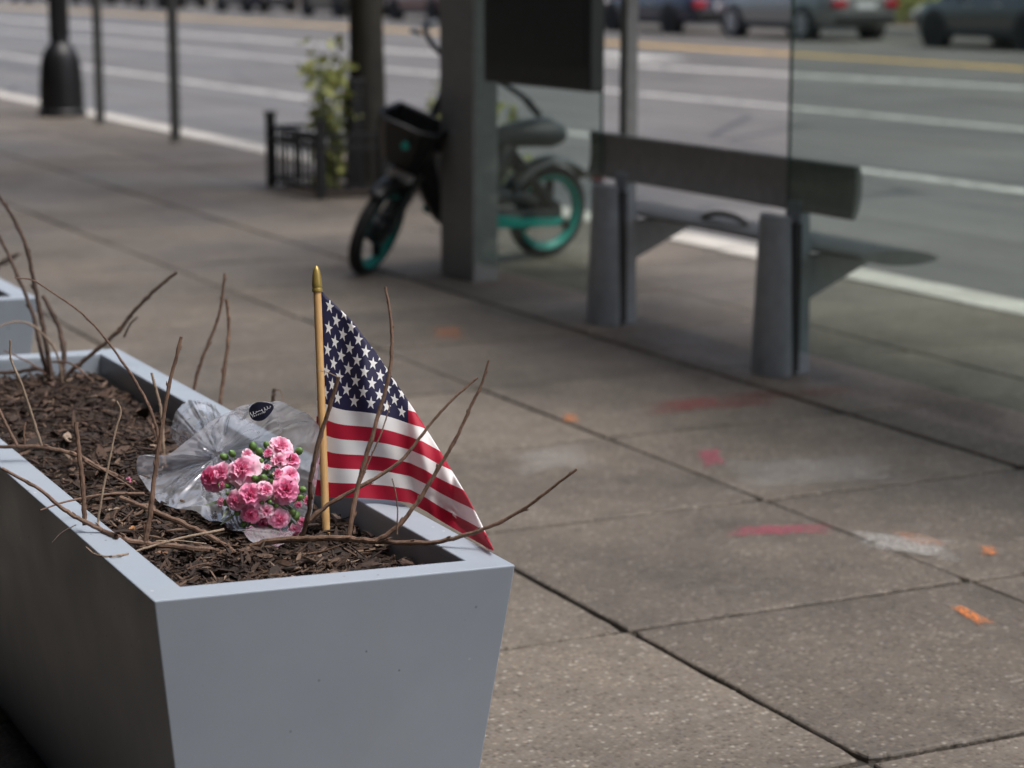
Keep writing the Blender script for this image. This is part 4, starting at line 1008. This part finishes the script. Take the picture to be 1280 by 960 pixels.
weed((6.02, wy.y-.05, .012), 1.05, 10, .24, 'tall yellow green weed in the tree bed left of the trunk', 31, M['leaf_y'], .10)
w2 = onx(536, 120, 6.55); weed((6.5, w2.y-.3, .012), .95, 5, .14, 'pale yellow green weed between the trunk and the shelter post', 32, M['leaf_y'], .07)
w3 = onx(640, 140, 6.45); weed((6.45, w3.y, 0), .80, 4, .10, 'small yellow green weed seen through the shelter glass', 33, M['leaf_y'], .07)
# dark bollard shape beside the trunk and litter in the bed
bp_ = onx(443, 130, 6.2)
bo_ = thing('bollard', (6.2, bp_.y, .0), 'short black square post standing left of the tree trunk', 'bollard')
mb = MB(); mb.prism([(-.06, 0), (.06, 0), (.05, .78), (-.05, .78)], -.055, .055); mb.build('shaft', M['guard'], bo_, smooth=False, bevel=.01)
mb = MB(); mb.box((0, 0, .80), (.13, .13, .045)); mb.build('cap', M['guard'], bo_, smooth=False, bevel=.01)
lp = onz(432, 212, .05); lt = MB()
lt.grid(14, 10, lambda u, v: Vector((math.cos(6.283*u)*math.sin(3.14*v), math.sin(6.283*u)*math.sin(3.14*v), math.cos(3.14*v)))*(.085+.02*mnoise.noise(Vector((u*9, v*9, 0)))+.012*mnoise.noise(Vector((math.cos(6.283*u)*5, v*12, 3)))), wrap=True)
o = lt.build('paper_litter', simple('pale_paper', (.62, .55, .45), .8), recalc=False, smooth=False); o.location = (lp.x, lp.y, .09); tag(o, 'crumpled pale paper litter lying in the tree bed', 'litter')

# ================================================================== LAMP POST AND SIGN POSTS
lpz = onz(78, 145); lamp = thing('lamp_post', lpz, 'black street lamp post with a flared ornate base', 'street lamp')
IR = metal('cast_iron_black', (.010, .010, .011), .4)
mb = MB(); mb.lathe([(.27, 0), (.27, .06), (.25, .08), (.245, .35), (.225, .58), (.20, .68), (.175, .74), (.125, .80), (.105, .84), (.11, .87), (.10, .90)], 16, Matrix.Translation((0, 0, 0))); mb.build('base', IR, lamp)
mb = MB()
for k in range(16): a = 2*math.pi*(k+.5)/16; mb.tube([Vector((math.cos(a)*.10, math.sin(a)*.10, .88)), Vector((math.cos(a)*.065, math.sin(a)*.065, 4.2))], [.014, .009], 5)
mb.lathe([(.10, .88), (.065, 4.2)], 16); mb.build('shaft', IR, lamp)
mb = MB(); mb.lathe([(.08, 4.2), (.14, 4.28), (.06, 4.34), (.06, 4.4)], 16); mb.build('capital', IR, lamp)
mb = MB(); mb.lathe([(.07, 4.4), (.18, 4.55), (.20, 4.75), (.14, 4.95), (.04, 5.02)], 16); mb.build('globe', simple('lamp_globe', (.7, .7, .66), .3), lamp)
SG = metal('sign_post_steel', (.06, .06, .058), .5, .5)
for k, (px, py, lb) in enumerate(((125, 155, 'thin grey steel sign post just right of the lamp post'), (219, 178, 'thin grey steel sign post nearer the tree, casting a faint shadow'))):
    p = onz(px, py); r_ = thing('sign_post', p, lb, 'sign post', 'sign posts at the kerb')
    mb = MB(); mb.prism([(-.05, -.02), (-.03, -.035), (.03, -.035), (.05, -.02), (.05, -.012), (.027, -.024), (-.027, -.024), (-.05, -.012)], 0, 3.0, 'z'); mb.tube([Vector((0, 0, -.02)), Vector((0, 0, 3.0))], .034, 10)
    mb.build('post', SG, r_)
    mb = MB(); mb.box((0, -.05, 2.65), (.32, .012, .5)); mb.build('sign_plate', simple('sign_back', (.35, .35, .34), .5), r_, smooth=False)
    mb = MB(); mb.lathe([(.06, 0), (.06, .012), (.04, .03)], 12); mb.build('collar', SG, r_)

# ================================================================== PARKED CARS
GLS = simple('car_glass', (.010, .012, .014), .06); TIRE = simple('car_tyre', (.012, .012, .012), .8); ALLOY = simple('car_alloy', (.55, .55, .56), .28, .6); TAIL = simple('car_tail_red', (.35, .012, .025), .25); PLATE = simple('car_plate', (.65, .65, .66), .5); HEAD = simple('car_headlight', (.7, .72, .75), .12); TRIM = simple('car_trim', (.014, .014, .015), .6)
def paint(name, col):
    m = NT(name); m.P(Base_Color=col, Roughness=.28, Metallic=.25); m.b.inputs['Coat Weight'].default_value = .7; m.b.inputs['Coat Roughness'].default_value = .05; return m.mat
def make_car(loc, col, label, suv, alloy=True):
    root = thing('parked_car', loc, label, 'car', 'cars parked across the street')
    L, W = 4.85, 1.9; hb = 1.0 if suv else .90; ht = 1.72 if suv else 1.46
    body = MB(); st_ = []
    # stations along y (rear -> front): y, bottom, belt, half width
    for y, zb, zt, hw in ((-L/2, .42, hb*.80, .74), (-L/2+.06, .34, hb*.92, .82), (-L/2+.25, .28, hb*.99, .90), (-1.5, .24, hb*1.02, W/2), (-.6, .22, hb, W/2), (.6, .22, hb*.98, W/2), (1.1, .23, hb*.95, W/2*.99), (1.6, .25, hb*.88, .91), (L/2-.22, .28, hb*.78, .84), (L/2-.05, .34, hb*.66, .72), (L/2, .40, hb*.58, .64)):
        rg = []
        for x, z in ((-.86, zb), (-.97, zb+.10), (-1.0, lerp(zb, zt, .45)), (-.985, lerp(zb, zt, .8)), (-.92, zt), (-.5, zt+.025), (0, zt+.035), (.5, zt+.025), (.92, zt), (.985, lerp(zb, zt, .8)), (1.0, lerp(zb, zt, .45)), (.97, zb+.10), (.86, zb)): rg.append((x*hw, y, z))
        st_.append(rg)
    n = 13; vs = [v for rg in st_ for v in rg]
    body.add(vs, [(i*n+j, i*n+(j+1)%n, (i+1)*n+(j+1)%n, (i+1)*n+j) for i in range(len(st_)-1) for j in range(n)]+[tuple(range(n)), tuple(reversed(range((len(st_)-1)*n, len(st_)*n)))])
    bo_ = body.build('body', col, root)
    ys = (-2.2, -1.75, .55, 1.35) if suv else (-2.05, -1.15, .45, 1.25)
    def cab(zc0, inset):
        m_ = MB(); prof = [(ys[0]+inset, hb*.99), (ys[1]+inset*.5, ht-.03), (lerp(ys[1], ys[2], .4), ht+.01), (ys[2]-inset*.5, ht-.04), (ys[3]-inset, hb*.93)]
        a = [Vector((-(.80 if z < hb*1.1 else .62), y, z)) for y, z in prof]; b = [Vector((-v.x, v.y, v.z)) for v in a]; k = len(a)
        m_.add(a+b, [(i, i+1, i+1+k, i+k) for i in range(k-1)]+[tuple(range(k)), tuple(reversed(range(k, 2*k)))]); return m_
    cab(0, 0).build('window_glass', GLS, root, smooth=False, bevel=.03)
    rf = MB(); rf.grid(6, 6, lambda u, v: ((u-.5)*1.22, lerp(ys[1]-.05, ys[2]+.04, v), ht+.012+.03*math.sin(math.pi*v)-.03*(2*u-1)**2)); o = rf.build('roof', col, root, recalc=False); s_ = o.modifiers.new('s', 'SOLIDIFY'); s_.thickness = .035; s_.offset = 0
    pl = MB()
    for sx in (-1, 1):
        for (ya, za), (yb_, zb_) in (((ys[0], hb), (ys[1], ht)), ((ys[3], hb*.95), (ys[2], ht-.02)), ((-.25, hb), (-.25, ht))): pl.tube([Vector((sx*.81, ya, za)), Vector((sx*.63, yb_, zb_))], .035, 6)
    pl.build('pillar', col, root)
    wr_ = .345
    for y in (-1.42, 1.45):
        for sx in (-1, 1):
            T = Matrix.Translation((sx*(W/2-.11), y, wr_)) @ Matrix.Rotation(math.pi/2, 4, 'Y')
            ar = MB(); ar.lathe([(.02, -.11), (wr_+.06, -.11), (wr_+.06, .122), (.02, .122)], 24, T); ar.build('wheel_arch', TRIM, bo_)
            wm = MB(); wm.lathe([(.2, -.10), (wr_-.02, -.10), (wr_, -.07), (wr_, .10), (wr_-.02, .13), (.22, .134)] if sx > 0 else [(.2, .10), (wr_-.02, .10), (wr_, .07), (wr_, -.10), (wr_-.02, -.13), (.22, -.134)], 24, T); wo = wm.build('wheel', TIRE, root)
            am = MB(); z0 = sx*.135
            am.lathe([(.01, z0-.004), (.05, z0+sx*.012), (.06, z0)], 16, T)
            rm = [(.195, z0), (.225, z0+sx*.006), (.235, z0)]; am.lathe(rm, 24, T)
            for k in range(6):
                a = k*math.pi/3; am.tube([T @ Vector((.04*math.cos(a), .04*math.sin(a), z0+sx*.004)), T @ Vector((.21*math.cos(a), .21*math.sin(a), z0+sx*.002))], .03, 6)
            am.build('rim', ALLOY if alloy else TRIM, wo)
    for sx in (-1, 1):
        tm = MB(); tm.box((sx*.66, -L/2+.035, hb*.78), (.34, .16, .17)); tm.build('tail_light', TAIL, root, smooth=False, bevel=.03)
        tm = MB(); tm.box((sx*.62, L/2-.12, hb*.62), (.32, .22, .14)); tm.build('headlight', HEAD, root, smooth=False, bevel=.03)
        tm = MB(); tm.box((sx*(W/2+.06), .85, hb+.05), (.16, .1, .13)); tm.build('wing_mirror', col, root, smooth=False, bevel=.03)
        for y in (-.55, .35): tm = MB(); tm.box((sx*(W/2-.0), y, hb*.84), (.03, .2, .035)); tm.build('door_handle', ALLOY, root, smooth=False)
        tm = MB(); tm.box((sx*(W/2-.035), 0, .30), (.06, 2.1, .12)); tm.build('sill', TRIM, root, smooth=False)
    tm = MB(); tm.box((0, -L/2-.012, hb*.74), (.5, .03, .13)); tm.build('number_plate', PLATE, root, smooth=False)
    tm = MB(); tm.box((0, -L/2+.02, .45), (1.5, .14, .2)); tm.build('bumper', TRIM, root, smooth=False, bevel=.04)
    return root
CARX = 27.75
def cy(px, X=CARX-.95): return onx(px, 45, X).y
silver = paint('car_silver', (.20, .205, .205)); black = paint('car_black', (.010, .011, .012)); navy = paint('car_navy', (.012, .018, .045)); dgrey = paint('car_dark_grey', (.05, .052, .056)); redp = paint('car_maroon', (.10, .012, .02)); white = paint('car_white', (.6, .6, .6))
ysil = cy(1002)+1.42
cars = [(ysil, silver, 'silver grey hatchback parked across the street with pale alloy wheels', True), (cy(1165)-1.45, dgrey, 'dark grey car at the right edge across the street', True), (cy(862)+2.45, navy, 'dark navy car parked ahead of the silver one', False)]
y = cars[2][0]
names = [(black, 'black car behind the dark display panel of the shelter'), (redp, 'maroon car seen between the tree trunk and the shelter post'), (black, 'black car seen just left of the tree trunk'), (navy, 'dark blue car in the far row above the low fence'), (black, 'black car in the far row above the nearer sign post'), (dgrey, 'dark grey car in the far row between the sign posts'), (white, 'pale car in the far row by the lamp post'), (black, 'farthest black car at the left edge of the street')]
for k, (c_, lb) in enumerate(names):
    y += 6.3+.5*math.sin(k*2.1)+k*.9; cars.append((y, c_, lb, k % 2 == 0))
for y, c_, lb, suv in cars: make_car((CARX, y, roadz(CARX)), c_, lb, suv, alloy=(c_ is silver or c_ is white))
